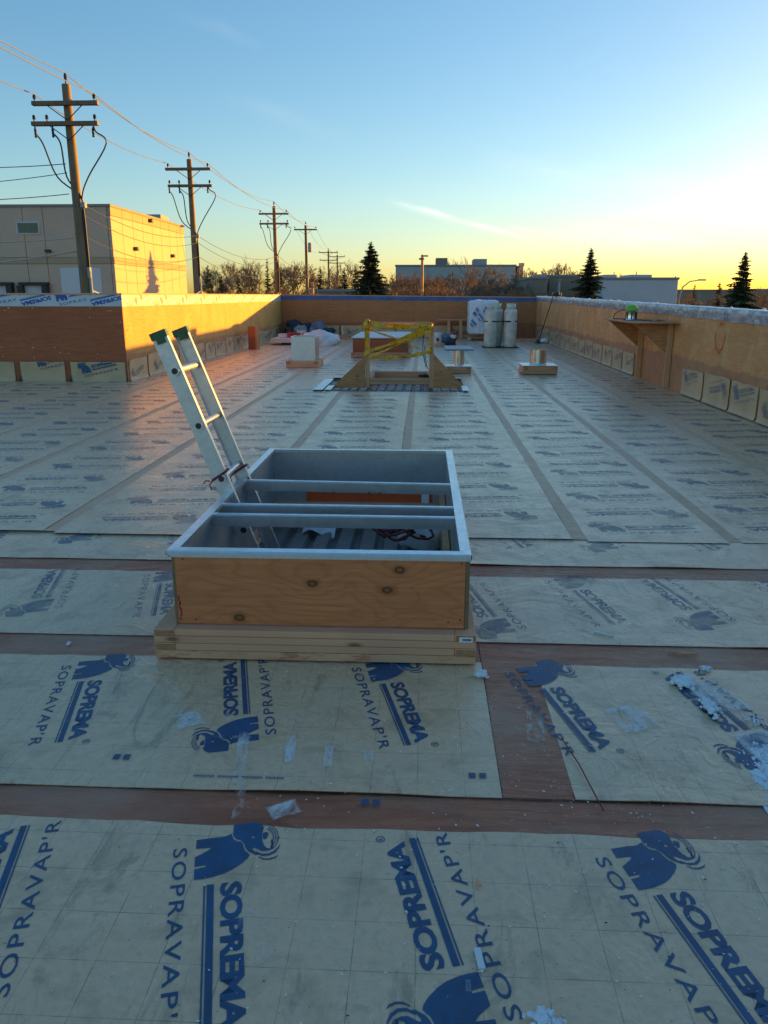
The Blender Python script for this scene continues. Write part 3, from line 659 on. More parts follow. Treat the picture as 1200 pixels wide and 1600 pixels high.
# ---------------------------------------------------------------- parapets
def top_r(y): return 1.317+(y-9.86)*.0085
def top_f(x): return 1.545+(x+5.2)*(-.0095)
def vprint(par, origin, udir, scale, ang, off, rect, mat):
    """print on a wall: udir = reading direction along the wall"""
    me = clipped_print(scale, ang, off, rect, mat); u = Vector(udir); w = Vector((0, 0, 1)); n_ = u.cross(w)
    o = place(me, 'printed_logo', par); o.matrix_local = Matrix(((u.x, w.x, n_.x, origin[0]), (u.y, w.y, n_.y, origin[1]), (u.z, w.z, n_.z, origin[2]), (0, 0, 0, 1))); return o
def patch(par, origin, udir, w, h, seed, prints=True, mat='print_worn', jag=.012):
    """piece of membrane turned up the wall: its lower corners flare, its top edge is uneven"""
    rnd = random.Random(seed); u = Vector(udir); n_ = u.cross(Vector((0, 0, 1))); mb = MB(); o = Vector(origin); N_ = 7
    tops = [h+rnd.uniform(-jag, jag) for _ in range(N_+1)]; sl = rnd.uniform(-.01, .02)
    def P(a, z, d): return o+u*a+Vector((0, 0, z))+n_*d
    rows = []
    for i in range(N_+1):
        a = w*i/N_; e = abs(i/N_-.5)*2; rows.append([P(a+sl*(1 if i else 0), .0, .032+.02*rnd.random()), P(a, .016, .022), P(a, .05, .012), P(a, tops[i]*.6, .009+.004*rnd.random()), P(a, tops[i], .008+.012*e*rnd.random())])
    vs = [p for r in rows for p in r]; k = len(rows[0])
    mb.add(vs, [(i*k+j, (i+1)*k+j, (i+1)*k+j+1, i*k+j+1) for i in range(N_) for j in range(k-1)], 0, True)
    po = mb.build('membrane_flashing', M['film_wall'], par)
    if prints:
        vprint(po, o+n_*.024, udir, rnd.uniform(.85, 1.0), R(rnd.choice((12, 14, 190, 12))), (w*.5+rnd.uniform(-.12, .2), h*rnd.uniform(.3, .75)), (.02, w-.02, .08, h-.02), M[mat])
    return po
# --- left parapet (lit by the low sun), runs up the roof from its outer corner
HL = 1.543
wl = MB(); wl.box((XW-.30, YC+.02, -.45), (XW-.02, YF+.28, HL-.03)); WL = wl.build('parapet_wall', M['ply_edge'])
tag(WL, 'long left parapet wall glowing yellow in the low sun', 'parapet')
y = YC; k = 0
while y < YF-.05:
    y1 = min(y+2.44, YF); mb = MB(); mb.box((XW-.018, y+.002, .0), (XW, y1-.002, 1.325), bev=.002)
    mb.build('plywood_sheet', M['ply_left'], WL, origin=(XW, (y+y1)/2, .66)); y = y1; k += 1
mb = MB(); mb.box((XW-.02, YC-.018, 1.318), (XW+.006, YF, HL-.028)); bandl = mb.build('white_membrane_band', M['white_film'], WL)
for k in range(22):
    vprint(bandl, (XW+.0075, YC+.05+k*.72, 0), (0, 1, 0), .95, R(10 if k % 2 else 190), (.4, 1.49 if k % 2 else 1.40), (0, .7, 1.322, HL-.03), M['print_worn'])
y = YC+.06; k = 0
while y < YF-.8:
    w_ = .93+.10*math.sin(k*2.3); patch(WL, (XW, y, .03), (0, 1, 0), w_, .37+.03*math.sin(k*1.9), 100+k); y += w_+.07; k += 1
mb = MB(); mb.box((XW-.34, YC-.03, HL-.027), (XW+.015, YF+.3, HL), bev=.004); mb.build('coping_board', M['lumber_y'], WL)
# --- the return facing us at the left
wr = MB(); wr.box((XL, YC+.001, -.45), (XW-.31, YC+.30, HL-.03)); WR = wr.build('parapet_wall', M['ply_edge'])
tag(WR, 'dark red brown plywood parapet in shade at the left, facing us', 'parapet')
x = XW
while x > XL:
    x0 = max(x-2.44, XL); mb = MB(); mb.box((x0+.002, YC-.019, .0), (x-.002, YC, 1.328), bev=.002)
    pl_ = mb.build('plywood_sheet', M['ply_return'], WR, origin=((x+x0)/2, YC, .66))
    sc_ = MB()
    for j in range(20):
        sx = x-.05-random.random()*2.3; sz = random.choice((1.29, 1.25, .95+random.random()*.2, .62, .44+random.random()*.1)); sc_.disc((sx, YC-.0205, sz), .009, 6, h=.003)
    so_ = sc_.build('screw_heads', M['white_paint'], pl_); so_.location = (-(x+x0)/2, -YC, -.66); x = x0
mb = MB(); mb.box((XL, YC-.024, 1.322), (XW+.007, YC-.0185, HL-.028)); bandr = mb.build('white_membrane_band', M['white_film'], WR)
for k in range(9):
    vprint(bandr, (XW-.50-k*.62, YC-.0255, 0), (1, 0, 0), 1.25, R(192 if k % 2 == 0 else 10), (.35, 1.50 if k % 2 == 0 else 1.52), (-.05, .52, 1.33, HL-.03), M['blue_paint'])
xx = XW-.03; k = 0
for w_ in (.98, .80, .85, .95, .9, 1.0, .9): 
    po = patch(WR, (xx-w_, YC-.019, .03), (1, 0, 0), w_, .345, 140+k, prints=False, jag=.004)
    vprint(po, (xx-w_, YC-.045, .03), (1, 0, 0), 1.0, R(12), ((.50, .24), (.62, .36), (.2, .2))[k % 3], (.01, w_-.01, .07, .338), M['print'])
    tb = MB(); tb.add([(xx-w_-.005, YC-.045, .145), (xx-w_-.05, YC-.062, .035), (xx-w_+.03, YC-.08, .033), (xx-w_+.012, YC-.05, .06)], [(0, 1, 2, 3)]); tb.build('mastic_dab', M['tar'], po)
    xx -= w_+.11; k += 1
mb = MB(); mb.box((XL, YC-.035, HL-.027), (XW-.345, YC+.34, HL), bev=.004); mb.build('coping_board', M['lumber'], WR)
# --- far parapet
wf = MB(); wf.prism([(-.45, XW), (-.45, XR+.3), (top_f(XR)-.04, XR+.3), (top_f(XW)-.04, XW)][::-1], 1, YF+.02, YF+.3); WF = wf.build('parapet_wall', M['ply_edge'])
tag(WF, 'brown plywood parapet across the far end with a blue top band', 'parapet')
x = XW
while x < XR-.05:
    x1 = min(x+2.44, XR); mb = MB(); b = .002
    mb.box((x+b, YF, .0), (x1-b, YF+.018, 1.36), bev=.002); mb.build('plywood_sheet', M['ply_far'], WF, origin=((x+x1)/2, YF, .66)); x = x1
mb = MB(); mb.prism([(top_f(XW)-.18, XW+.01), (top_f(XW)-.028, XW+.01), (top_f(XR)-.028, XR-.03), (top_f(XR)-.16, XR-.03)], 1, YF-.01, YF-.001); mb.build('blue_membrane_band', M['blue_band'], WF)
mb = MB(); mb.prism([(top_f(XW)-.026, XW-.02), (top_f(XW), XW-.02), (top_f(XR+.3), XR+.3), (top_f(XR+.3)-.026, XR+.3)], 1, YF-.02, YF+.34); mb.build('coping_board', M['lumber'], WF)
x = XW+.15; k = 0
while x < XR-1: patch(WF, (x, YF-.001, .03), (1, 0, 0), .95, .42, 180+k, prints=(k % 2 == 0)); x += 1.02; k += 1
# --- right parapet, frosty foil-faced wrap along its top
wr_ = MB(); wr_.prism([(Y0, -.45), (YF+.0, -.45), (YF+.0, top_r(YF)-.03), (Y0, top_r(Y0)-.03)], 0, XR+.02, XR+.30); WRT = wr_.build('parapet_wall', M['ply_edge'])
tag(WRT, 'long tan plywood parapet on the right with crinkled silver wrapping on top', 'parapet')
y = Y0
while y < YF-.05:
    y1 = min(y+2.44, YF); mb = MB(); a, b = y+.002, y1-.002
    mb.prism([(a, 0), (b, 0), (b, top_r(b)-.12), (a, top_r(a)-.12)], 0, XR, XR+.018); mb.build('plywood_sheet', M['ply_right'], WRT, origin=(XR, (y+y1)/2, .66)); y = y1
mb = MB(); vs = []; ny = 260; prof = [(-.012, -.155), (-.016, -.12), (-.020, -.08), (-.022, -.045), (-.018, -.012), (0.0, .004), (.06, .010), (.14, .008), (.24, .006), (.31, -.005), (.325, -.06)]
for i in range(ny+1):
    y = Y0+(YF-.01-Y0)*i/ny; t = top_r(y)
    for j, (dx, dz) in enumerate(prof):
        a = 1.0 if 0 < j < 10 else .6; n1 = noise.noise((y*3.1, j*.9, 2)); n2 = noise.noise((y*9, j*1.7, 7))
        vs.append((XR+dx-abs(n1)*.010*a-.006*n2*a, y, t+dz+.005*n1+.004*n2-(.02*max(0, noise.noise((y*1.9, 3, 1))) if j == 0 else 0)))
k = len(prof); mb.add(vs, [(i*k+j, i*k+j+1, (i+1)*k+j+1, (i+1)*k+j) for i in range(ny) for j in range(k-1)], 0, True); mb.build('foil_wrap', M['foil'], WRT)
sn = MB()
for i in range(24):                                          # crusts of snow left along the top
    y = 6+random.random()**.8*23; t = top_r(y); x = XR-.01+random.random()*.3; r_ = .015+.03*random.random()
    sn.lathe([(r_*1.4, -.012), (r_, .008), (r_*.4, .014+.01*random.random()), (0, .018)], (x, y, t+.006), 6)
tag(sn.build('snow_crust', M['snow'], WRT), kind='stuff')
y = 3.0; k = 0; STUDS = (13.3, 15.05)
while y < YF-1:
    w_ = .90+.08*math.sin(k*1.7)
    if not (12.9 < y+w_/2 < 15.2): patch(WRT, (XR, y+w_, .03), (0, -1, 0), w_, .40+.02*math.sin(k*2.7), 220+k)
    y += w_+.06; k += 1
op = MB()
def stroke(pts, w, seed):
    for (a, b) in zip(pts, pts[1:]):
        n_ = 6; va = Vector((0, a[0], a[1])); vb = Vector((0, b[0], b[1])); d = (vb-va).normalized(); p = Vector((0, -d.z, d.y))
        for q in range(n_):
            c0, c1 = va.lerp(vb, q/n_), va.lerp(vb, (q+1)/n_); w0, w1 = (w*(.8+.5*noise.noise((seed, (q+k_)*.9, a[0]*3))) for k_ in (0, 1)); X_ = Vector((XR-.004-.0002*seed, 0, 0))
            op.add([X_+c0-p*w0, X_+c1-p*w1, X_+c1+p*w1, X_+c0+p*w0], [(0, 1, 2, 3)])
stroke([(11.42, 1.01), (11.40, .90), (11.34, .80), (11.24, .755), (11.12, .79), (11.07, .90), (11.04, 1.02)], .028, 1); stroke([(11.30, 1.13), (11.20, 1.125), (11.14, 1.13)], .03, 2); stroke([(11.27, .77), (11.22, .735), (11.17, .76)], .035, 3)
M['orange_light'] = make_smear('orange_spray_mark', (.80, .17, .04), .24, .52, 14, .9, ())
op.build('spray_mark', M['orange_light'], WRT)
# ---------------------------------------------------------------- the hatch curb in front
def frame_timbers(par, x0, x1, y0, y1, z0, courses, w=.089, mat='lumber', matS='lumber_y', stain=False, gap=.0015):
    """stacked timbers round an opening; corners lap alternately"""
    n_ = len(courses); z = z0
    for k, hgt in enumerate(courses):
        a = k % 2 == 0; zz = z+hgt-gap; j = lambda: random.uniform(-.0018, .0018)
        fm = M['lumber_stain'] if (stain and k == 0) else M[mat]
        def bx(lo, hi, m):
            c = tuple((p+q)/2 for p, q in zip(lo, hi)); mb = MB(); mb.box(lo, hi, bev=.003); mb.build('timber', m, par, origin=c)
        if a:
            bx((x0, y0+j(), z), (x1, y0+w, zz), fm); bx((x0, y1-w, z), (x1, y1+j(), zz), fm)
            bx((x0+j(), y0+w+.001, z), (x0+w, y1-w-.001, zz), M[matS]); bx((x1-w, y0+w+.001, z), (x1+j(), y1-w-.001, zz), M[matS])
        else:
            bx((x0+w+.001, y0+j(), z), (x1-w-.001, y0+w, zz), fm); bx((x0+w+.001, y1-w, z), (x1-w-.001, y1+j(), zz), fm)
            e = M['lumber_end'] if w > .08 else M[matS]
            for xa in (x0, x1-w):
                mb = MB(); mb.box((xa+j(), y0+.001, z), (xa+w, y1-.001, zz), bev=.003); mb.build('timber', M[matS], par, origin=(xa, (y0+y1)/2, z))
                mb = MB(); mb.box((xa+.003, y0-.0015, z+.003), (xa+w-.003, y0+.0008, zz-.003)); mb.build('end_grain', M['lumber_end'], par, origin=(xa, y0, z))
        z += hgt
HX0, HX1, HY0, HY1 = -1.04, .19, 3.07, 5.31                    # plywood box
T = thing('roof_curb', 'nearest plywood roof curb with galvanised metal rim, ladder standing in it', 'roof curb', (-.44, 4.1, 0))
T.matrix_world = Matrix.Translation((-.44, 4.1, 0))
def child(o, par): o.parent = par; o.matrix_parent_inverse = Matrix.Translation(par.location).inverted(); return o
class Kids:
    """context: objects built in world coordinates become children of a thing without moving"""
    def __init__(s, par): s.par = par
    def __enter__(s): s.before = set(bpy.data.objects); return None
    def __exit__(s, *a):
        for o in bpy.data.objects:
            if o not in s.before and o.parent is None: child(o, s.par)
with Kids(T):
    frame_timbers(None, -1.12, .236, 3.015, 5.43, .014, [.037, .033, .033, .030], .088, stain=True)
    # plywood skins
    def panel(lo, hi, m, name='plywood_panel', bev=.0015):
        c = tuple((p+q)/2 for p, q in zip(lo, hi)); mb = MB(); mb.box(lo, hi, bev=bev); return mb.build(name, m, None, origin=c)
    fp = panel((HX0+.014, HY0, .152), (HX1-.003, HY0+.018, .462), M['ply_curb']); panel((HX0, HY0+.003, .150), (HX0+.0135, HY1, .462), M['ply_edge'])
    panel((HX1-.0025, HY0+.004, .150), (HX1+.015, HY1, .462), M['ply_edge']); panel((HX0+.015, HY1-.018, .15), (HX1-.004, HY1, .462), M['ply_far'])
    mb = MB(); rl = MB()
    for k in range(9):
        z = .28-.012*k+random.uniform(-.004, .004); x = HX0+.022+random.uniform(-.004, .006); rl.add([(x, HY0-.0012, z), (x+.006, HY0-.0012, z-.004), (x+.004, HY0-.0012, z-.016), (x-.003, HY0-.0012, z-.012)], [(3, 2, 1, 0)])
    o = rl.build('marker_line', M['red_line'])
    for (x, z) in [(-.95, .17), (-.55, .455), (-.1, .455), (.12, .18), (-.99, .44), (.17, .44), (.17, .19)]: mb.disc((x, HY0-.0014, z), .004, 6)
    mb.build('nail_heads', M['dark'])
    # steel liner inside
    ib, it = .10, .466
    for lo, hi in [((HX0+.016, HY0+.02, ib), (HX0+.0175, HY1-.02, it)), ((HX1-.0245, HY0+.02, .19), (HX1-.023, HY1-.02, it)), ((HX0+.018, HY1-.0215, ib), (HX1-.025, HY1-.020, it)), ((HX0+.018, HY0+.020, .2), (HX1-.025, HY0+.0215, it))]:
        panel(lo, hi, M['galv_dark'], 'liner_panel', 0)
    lt = MB()
    for k in range(5): lt.box((HX1-.065, 3.2+k*.42, -.04), (HX1-.03, 3.2+k*.42+.40, .19), bev=.003)
    lt.build('inner_timber', M['lumber_z'])
    panel((HX0+.02, HY1-.075, -.05), (HX1-.068, HY1-.024, .115), M['lumber'], 'inner_timber')
    sp = MB(); N_ = 40; xs0, xs1 = -.80, .08                 # orange overspray along the bottom of the far liner
    def hh(t): return .062+.085*(max(0, 1-t*3.2)**1.5+max(0, 1-abs(t-.53)*9)**1.3*.8+max(0, (t-.6)/.4)**1.1*.95)
    for i in range(N_):
        a, b = i/N_, (i+1)/N_; xa, xb = xs0+(xs1-xs0)*a, xs0+(xs1-xs0)*b
        sp.add([(xa, HY1-.0235, .118), (xb, HY1-.0235, .118), (xb, HY1-.0235, .118+hh(b)), (xa, HY1-.0235, .118+hh(a))], [(0, 1, 2, 3)])
    sp.build('orange_overspray', M['orange'])
    # rim flashing: top flange and outer lip, mitred
    def rim(p0, p1, inn, name='metal_rim'):
        p0, p1, inn = Vector(p0), Vector(p1), Vector(inn); d = (p1-p0).normalized(); out = -inn; w = .044; z = .482; mb = MB()
        a0, a1 = p0, p1; b0, b1 = p0+inn*w+d*w, p1+inn*w-d*w
        def P(p, zz): return (p.x, p.y, zz)
        mb.add([P(a0, z), P(a1, z), P(b1, z+.001), P(b0, z+.001)], [(0, 1, 2, 3)])
        lip = [P(a0, z), P(a1, z), P(a1+out*.004, z-.006), P(a0+out*.004, z-.006), P(a0+out*.004, z-.020), P(a1+out*.004, z-.020), P(a1-out*.008, z-.024), P(a0-out*.008, z-.024), P(a0-out*.008, z-.032), P(a1-out*.008, z-.032)]
        mb.add(lip, [(0, 3, 2, 1), (3, 4, 5, 2), (4, 7, 6, 5), (7, 8, 9, 6)]); mb.add([P(b0, z+.001), P(b1, z+.001), P(b1, z-.02), P(b0, z-.02)], [(0, 1, 2, 3)])
        o = mb.build(name, M['galv_bright'])
        return o
    X0, X1, Y0_, Y1_ = HX0-.012, HX1+.017, HY0-.012, HY1+.012
    rim((X0, Y0_, 0), (X1, Y0_, 0), (0, 1, 0)); rim((X1, Y1_, 0), (X0, Y1_, 0), (0, -1, 0)); rim((X0, Y1_, 0), (X0, Y0_, 0), (1, 0, 0)); rim((X1, Y0_, 0), (X1, Y1_, 0), (-1, 0, 0))
    # cross channels
    for (yl, yr) in ((4.40, 4.345), (3.855, 3.845), (3.665, 3.655)):
        mb = MB(); w = .034; zt = .474; xa, xb = HX0+.02, HX1-.027
        prof = [(0, -.006), (.004, 0), (w-.004, 0), (w, -.006), (w, -.064), (w-.002, -.064), (w-.003, -.008), (.003, -.008), (.002, -.058), (.016, -.058), (.016, -.060), (0, -.060)]
        vs = [(xa, yl-w/2+p, zt+q) for p, q in prof]+[(xb, yr-w/2+p, zt+q) for p, q in prof]; k = len(prof)
        mb.add(vs, [(i, i+k, (i+1) % k+k, (i+1) % k) for i in range(k)]); o = mb.build('steel_channel', M['galv'], None, origin=((xa+xb)/2, yl, zt))
    hd = MB()
    for (x, y, z) in [(-.78, HY1-.023, .43), (-.45, HY1-.023, .428), (-.30, HY1-.023, .425), (-.27, HY1-.023, .425), (-.12, HY1-.023, .43), (.03, HY1-.023, .40), (.06, HY1-.023, .40)]: hd.box((x, y-.002, z), (x+.006, y, z+.006))
    for (x, y) in [(-.6, 3.836), (-.56, 3.836), (-.3, 4.326), (-.24, 4.326), (-.5, 4.326)]: hd.box((x, y-.0015, .415), (x+.008, y+.0005, .425))
    hd.build('screw_heads', M['dark'])
    panel((.165, 3.0125, .115), (.222, 3.0142, .138), M['paper'], 'label_sticker', 0)
    lb = MB(); 
    for k in range(6): lb.box((.180+k*.006, 3.0115, .122), (.1845+k*.006, 3.0122, .131))
    lb.build('label_print', M['print'])
# inside the opening: papers, white bag and cord
def blob(name, c, r, mat, parent=None, amp=.25, freq=2.5, seed=0, flat=.0, sub=3, box=0.0):
    bm = bmesh.new(); bmesh.ops.create_icosphere(bm, subdivisions=sub, radius=1.0)
    for v in bm.verts:
        d = v.co.copy()
        if box: 
            k = max(abs(d.x), abs(d.y), abs(d.z)); d = d.lerp(d/k, box)
        n1 = noise.noise(v.co*freq+Vector((seed*3.1, seed*1.7, seed))); n2 = noise.noise(v.co*freq*2.7+Vector((seed, 5, seed*2.2))); n3 = 1-abs(noise.noise(v.co*freq*1.6+Vector((seed*2, 9, 1))))*2
        d = d*(1+amp*n1+amp*.4*n2+amp*.35*n3); v.co = Vector((d.x*r[0], d.y*r[1], max(d.z*r[2], -r[2]*(1-flat) if flat else -9)))
    for f in bm.faces: f.smooth = True
    me = bpy.data.meshes.new(name); bm.to_mesh(me); bm.free(); me.materials.append(mat); o = bpy.data.objects.new(name, me); COL.objects.link(o); o.parent = parent; o.location = c; return o
tag(blob('plastic_bag', (.015, 4.80, .03), (.13, .17, .10), M['white_plastic'], amp=.35, freq=2.2, seed=4, flat=.2), 'crumpled white plastic bag lying on the deck inside the hatch', 'bag')
mb = MB(); rnd = random.Random(5)
for k in range(7):
    c = Vector((-.17+rnd.uniform(-.06, .14), 4.60+rnd.uniform(-.09, .13), .04)); r_ = rnd.uniform(.05, .13); pts = []
    ph = rnd.uniform(0, 6)
    for i in range(15):
        a = ph+i*.42; pts.append(c+Vector((r_*math.cos(a)*(1+.3*math.sin(a*2.3+k)), r_*.9*math.sin(a), .05+.035*math.sin(a*1.7+k)+.012*k)))
    mb.tube(pts, .0075, 6)
tag(mb.build('cord', M['maroon']), 'tangled red brown cord beside the white plastic bag', 'cord')
mb = MB(); pts = [(-.80+.02*i, 5.05+.01*math.sin(i), -.05+.03*math.sin(i*.5)) for i in range(12)]
for i in range(11): mb.add([pts[i], pts[i+1], (pts[i+1][0], pts[i+1][1]+.13, pts[i+1][2]+.05), (pts[i][0], pts[i][1]+.13, pts[i][2]+.05)], [(0, 1, 2, 3)], 0, True)
tag(mb.build('paper_scrap', M['paper']), 'curled scrap of white paper on the deck at the foot of the ladder', 'paper scrap')
for (x0, x1, z1, yy, lab) in [(.003, .055, .262, 5.275, 'pale slip of card leaning inside the hatch, the shorter one'), (.060, .112, .278, 5.29, 'pale slip of card leaning inside the hatch, the taller one')]:
    mb = MB(); mb.box((x0, yy, .116), (x1, yy+.004, z1)); tag(mb.build('card_slip', M['paper']), lab, 'card', 'card slips in the hatch')

# ---------------------------------------------------------------- ladder
T = thing('ladder', 'aluminium ladder leaning out of the hatch with green end caps', 'ladder', (-.82, 4.25, -.05)); bpy.context.view_layer.update()
with Kids(T):
    top, bot = Vector((-1.352, 0, 1.315)), Vector((-.842, 0, -.052)); ax = (top-bot).normalized(); side = Vector((ax.z, 0, -ax.x)); Lg = (top-bot).length
    Mx = Matrix((side, Vector((0, 1, 0)), ax)).transposed()      # local x = across web, z = along the rail
    def loc2w(y, p): return bot+Vector((0, y, 0))+Mx @ Vector(p)
    hw = .040
    for yy, sgn, lab in ((4.05, -1, None), (4.45, 1, None)):
        mb = MB(); t = .003; fl_ = .027*-sgn                       # channel section, flanges pointing inward
        pr = [(-hw, 0), (hw, 0), (hw, fl_), (hw-t, fl_), (hw-t, t*-sgn), (-hw+t, t*-sgn), (-hw+t, fl_), (-hw, fl_)]
        vs = [loc2w(yy, (a, b, 0)) for a, b in pr]+[loc2w(yy, (a, b, Lg)) for a, b in pr]; k = len(pr)
        mb.add(vs, [(i, (i+1) % k, (i+1) % k+k, i+k) for i in range(k)]+[tuple(range(k, 2*k))]); rail = mb.build('rail', M['alu'])
        mb = MB(); vs = []
        lo_, hi_ = min(-.004, fl_)-.004, max(.004, fl_)+.004
        for z in (Lg-.028, Lg+.010): vs += [loc2w(yy, p) for p in ((-hw-.004, lo_, z), (hw+.004, lo_, z), (hw+.004, hi_, z), (-hw-.004, hi_, z))]
        mb.add(vs, [(0, 1, 5, 4), (1, 2, 6, 5), (2, 3, 7, 6), (3, 0, 4, 7), (4, 5, 6, 7), (3, 2, 1, 0)])
        vs = [loc2w(yy, p) for p in ((-hw*.5, lo_-.002, Lg-.055), (hw*.6, lo_-.002, Lg-.055), (hw*.6, lo_-.002, Lg-.02), (-hw*.5, lo_-.002, Lg-.02))]; mb.add(vs, [(0, 1, 2, 3)])
        mb.build('end_cap', M['green'])
    for k in range(5):
        z = Lg-.205-k*.302; c0_, c1_ = loc2w(4.046, (.006, 0, z)), loc2w(4.454, (.006, 0, z)); mb = MB(); mb.tube([c0_-Vector((0, .004, 0)), c1_+Vector((0, .004, 0))], .0185, 12, caps=False); rg = mb.build('rung', M['alu'])
        ring = MB(); ring.tube([c0_-Vector((0, .0065, 0)), c0_+Vector((0, .001, 0))], [.025, .025], 14); ring.build('rung_collar', M['alu'])
        hol = MB(); hol.tube([c0_-Vector((0, .0075, 0)), c0_-Vector((0, .004, 0))], .0165, 12); hol.build('rung_opening', M['dark'])
for (yy, lab) in ((4.05, 'dark red cord tying the near ladder rail to the rim'), (4.45, 'dark red cord tying the far ladder rail to the rim')):
    mb = MB(); z = .57 if yy < 4.2 else .52; s = -1 if yy < 4.2 else 1
    def on(u, v, w_=0): return loc2w(yy, (u, v, (z-bot.z)/ax.z+w_))
    inn_, out_ = (-.008, .034) if s < 0 else (.008, -.034)
    loop = [on(-hw-.008, inn_, -.01), on(hw+.006, inn_, .012), on(hw+.008, out_, .015), on(-hw-.006, out_, -.005), on(-hw-.008, inn_, -.012)]
    mb.tube(loop, .0042, 6); mb.tube([p+Vector((.001, -.001, .008)) for p in loop], .0038, 6)
    kn = on(-hw-.008, inn_, -.01) if s < 0 else on(-hw-.006, out_, -.005)
    mb.tube([kn, kn+Vector((-.012, -.004, -.02)), kn+Vector((.0, -.012, -.045))], .0038, 6); mb.tube([kn+Vector((-.008, -.006, .004)), kn+Vector((-.03, -.01, .006)), kn+Vector((-.045, .0, -.012))], .0036, 6)
    tag(mb.build('cord_tie', M['rope_red']), lab, 'cord', 'cord ties on the ladder')

# ---------------------------------------------------------------- guard frame over the second opening, wrapped in caution tape
T = thing('guard_frame', 'timber guard frame with two triangular plywood braces over a roof opening', 'guard frame', (-.39, 13.4, 0)); bpy.context.view_layer.update()
with Kids(T):
    yg = 13.32
    mb = MB(); mb.prism([(0, -1.54), (0, -.957), (.54, -.957)][::-1], 1, yg-.02, yg-.002); mb.build('brace_panel', M['ply_gusset'], None, origin=(-1.2, yg, .2))
    mb = MB(); mb.prism([(0, .176), (0, .69), (.03, .69), (.57, .176)][::-1], 1, yg-.02, yg-.002); mb.build('brace_panel', M['ply_gusset'], None, origin=(.42, yg, .2))
    for xa, xb, zt in ((-.953, -.888, 1.085), (.108, .174, 1.07)):
        mb = MB(); mb.box((xa, yg, .015), (xb, yg+.04, zt), bev=.003); mb.build('post', M['lumber_z'], None, origin=((xa+xb)/2, yg, .5))
        mb = MB(); mb.box((xa+.004, yg+.042, .015), (xb-.004, yg+.13, zt-.03), bev=.003); mb.build('post', M['lumber_z'], None, origin=((xa+xb)/2, yg, .55))
    mb = MB(); mb.box((-.885, yg+.005, 1.035), (.105, yg+.043, 1.085), bev=.003); mb.build('top_rail', M['lumber_old'], None, origin=(-.4, yg, 1))
    for k in range(3):
        mb = MB(); mb.box((-.884 if k else -.95, yg-.001-.003*k, .016+k*.047), (.106 if k else .17, yg+.088, .016+k*.047+.044), bev=.003) if k else mb.box((-1.5, yg+.001, .006), (.66, yg+.09, .014)); mb.build('base_timber', M['lumber_old'], None, origin=(-.4+.3*k, yg, .05*k))
    for xa in (-.95, .085):
        mb = MB(); mb.box((xa, yg+.135, .015), (xa+.085, yg+1.2, .16), bev=.003); mb.build('base_timber', M['lumber_old'], None, origin=(xa, yg+.6, .1))
    mb = MB(); mb.box((-.95, yg+1.205, .015), (.17, yg+1.29, .165), bev=.003); mb.build('base_timber', M['lumber_old'], None, origin=(-.2, yg+1.2, .1))
    mb = MB(); mb.box((.10, yg+.2, .162), (.15, yg+.24, .30), bev=.003); mb.build('base_timber', M['lumber_z'], None, origin=(.1, yg+.2, .2))
    mb = MB()
    for (x, z, r_) in [(-1.10, .20, .016), (-.975, .25, .010), (.30, .27, .012)]: mb.disc((x, yg-.0215, z), r_, 8)
    tag(mb.build('knots', M['dark']), kind='stuff')
def edge_strip(x0, x1, y0, y1, lab):
    mb = MB(); mb.box((x0, y0, .045), (x1, y1, .050)); mb.box((x0, y0, .015), (x0+.006, y1, .0449)); tag(mb.build('steel_edge_strip', M['galv_bright']), lab, 'metal strip', 'steel edge strips at the second opening')
edge_strip(-1.76, -1.60, 12.62, 14.3, 'bright steel strip along the left edge of the second opening'); edge_strip(-1.57, -1.47, 12.64, 13.25, 'short bright steel strip beside the left plywood brace'); edge_strip(.64, .74, 12.6, 13.3, 'bright steel strip right of the second opening')
T = thing('caution_tape', 'yellow caution tape criss-crossed between the posts of the guard frame', 'caution tape', (-.39, 13.3, .6)); bpy.context.view_layer.update()
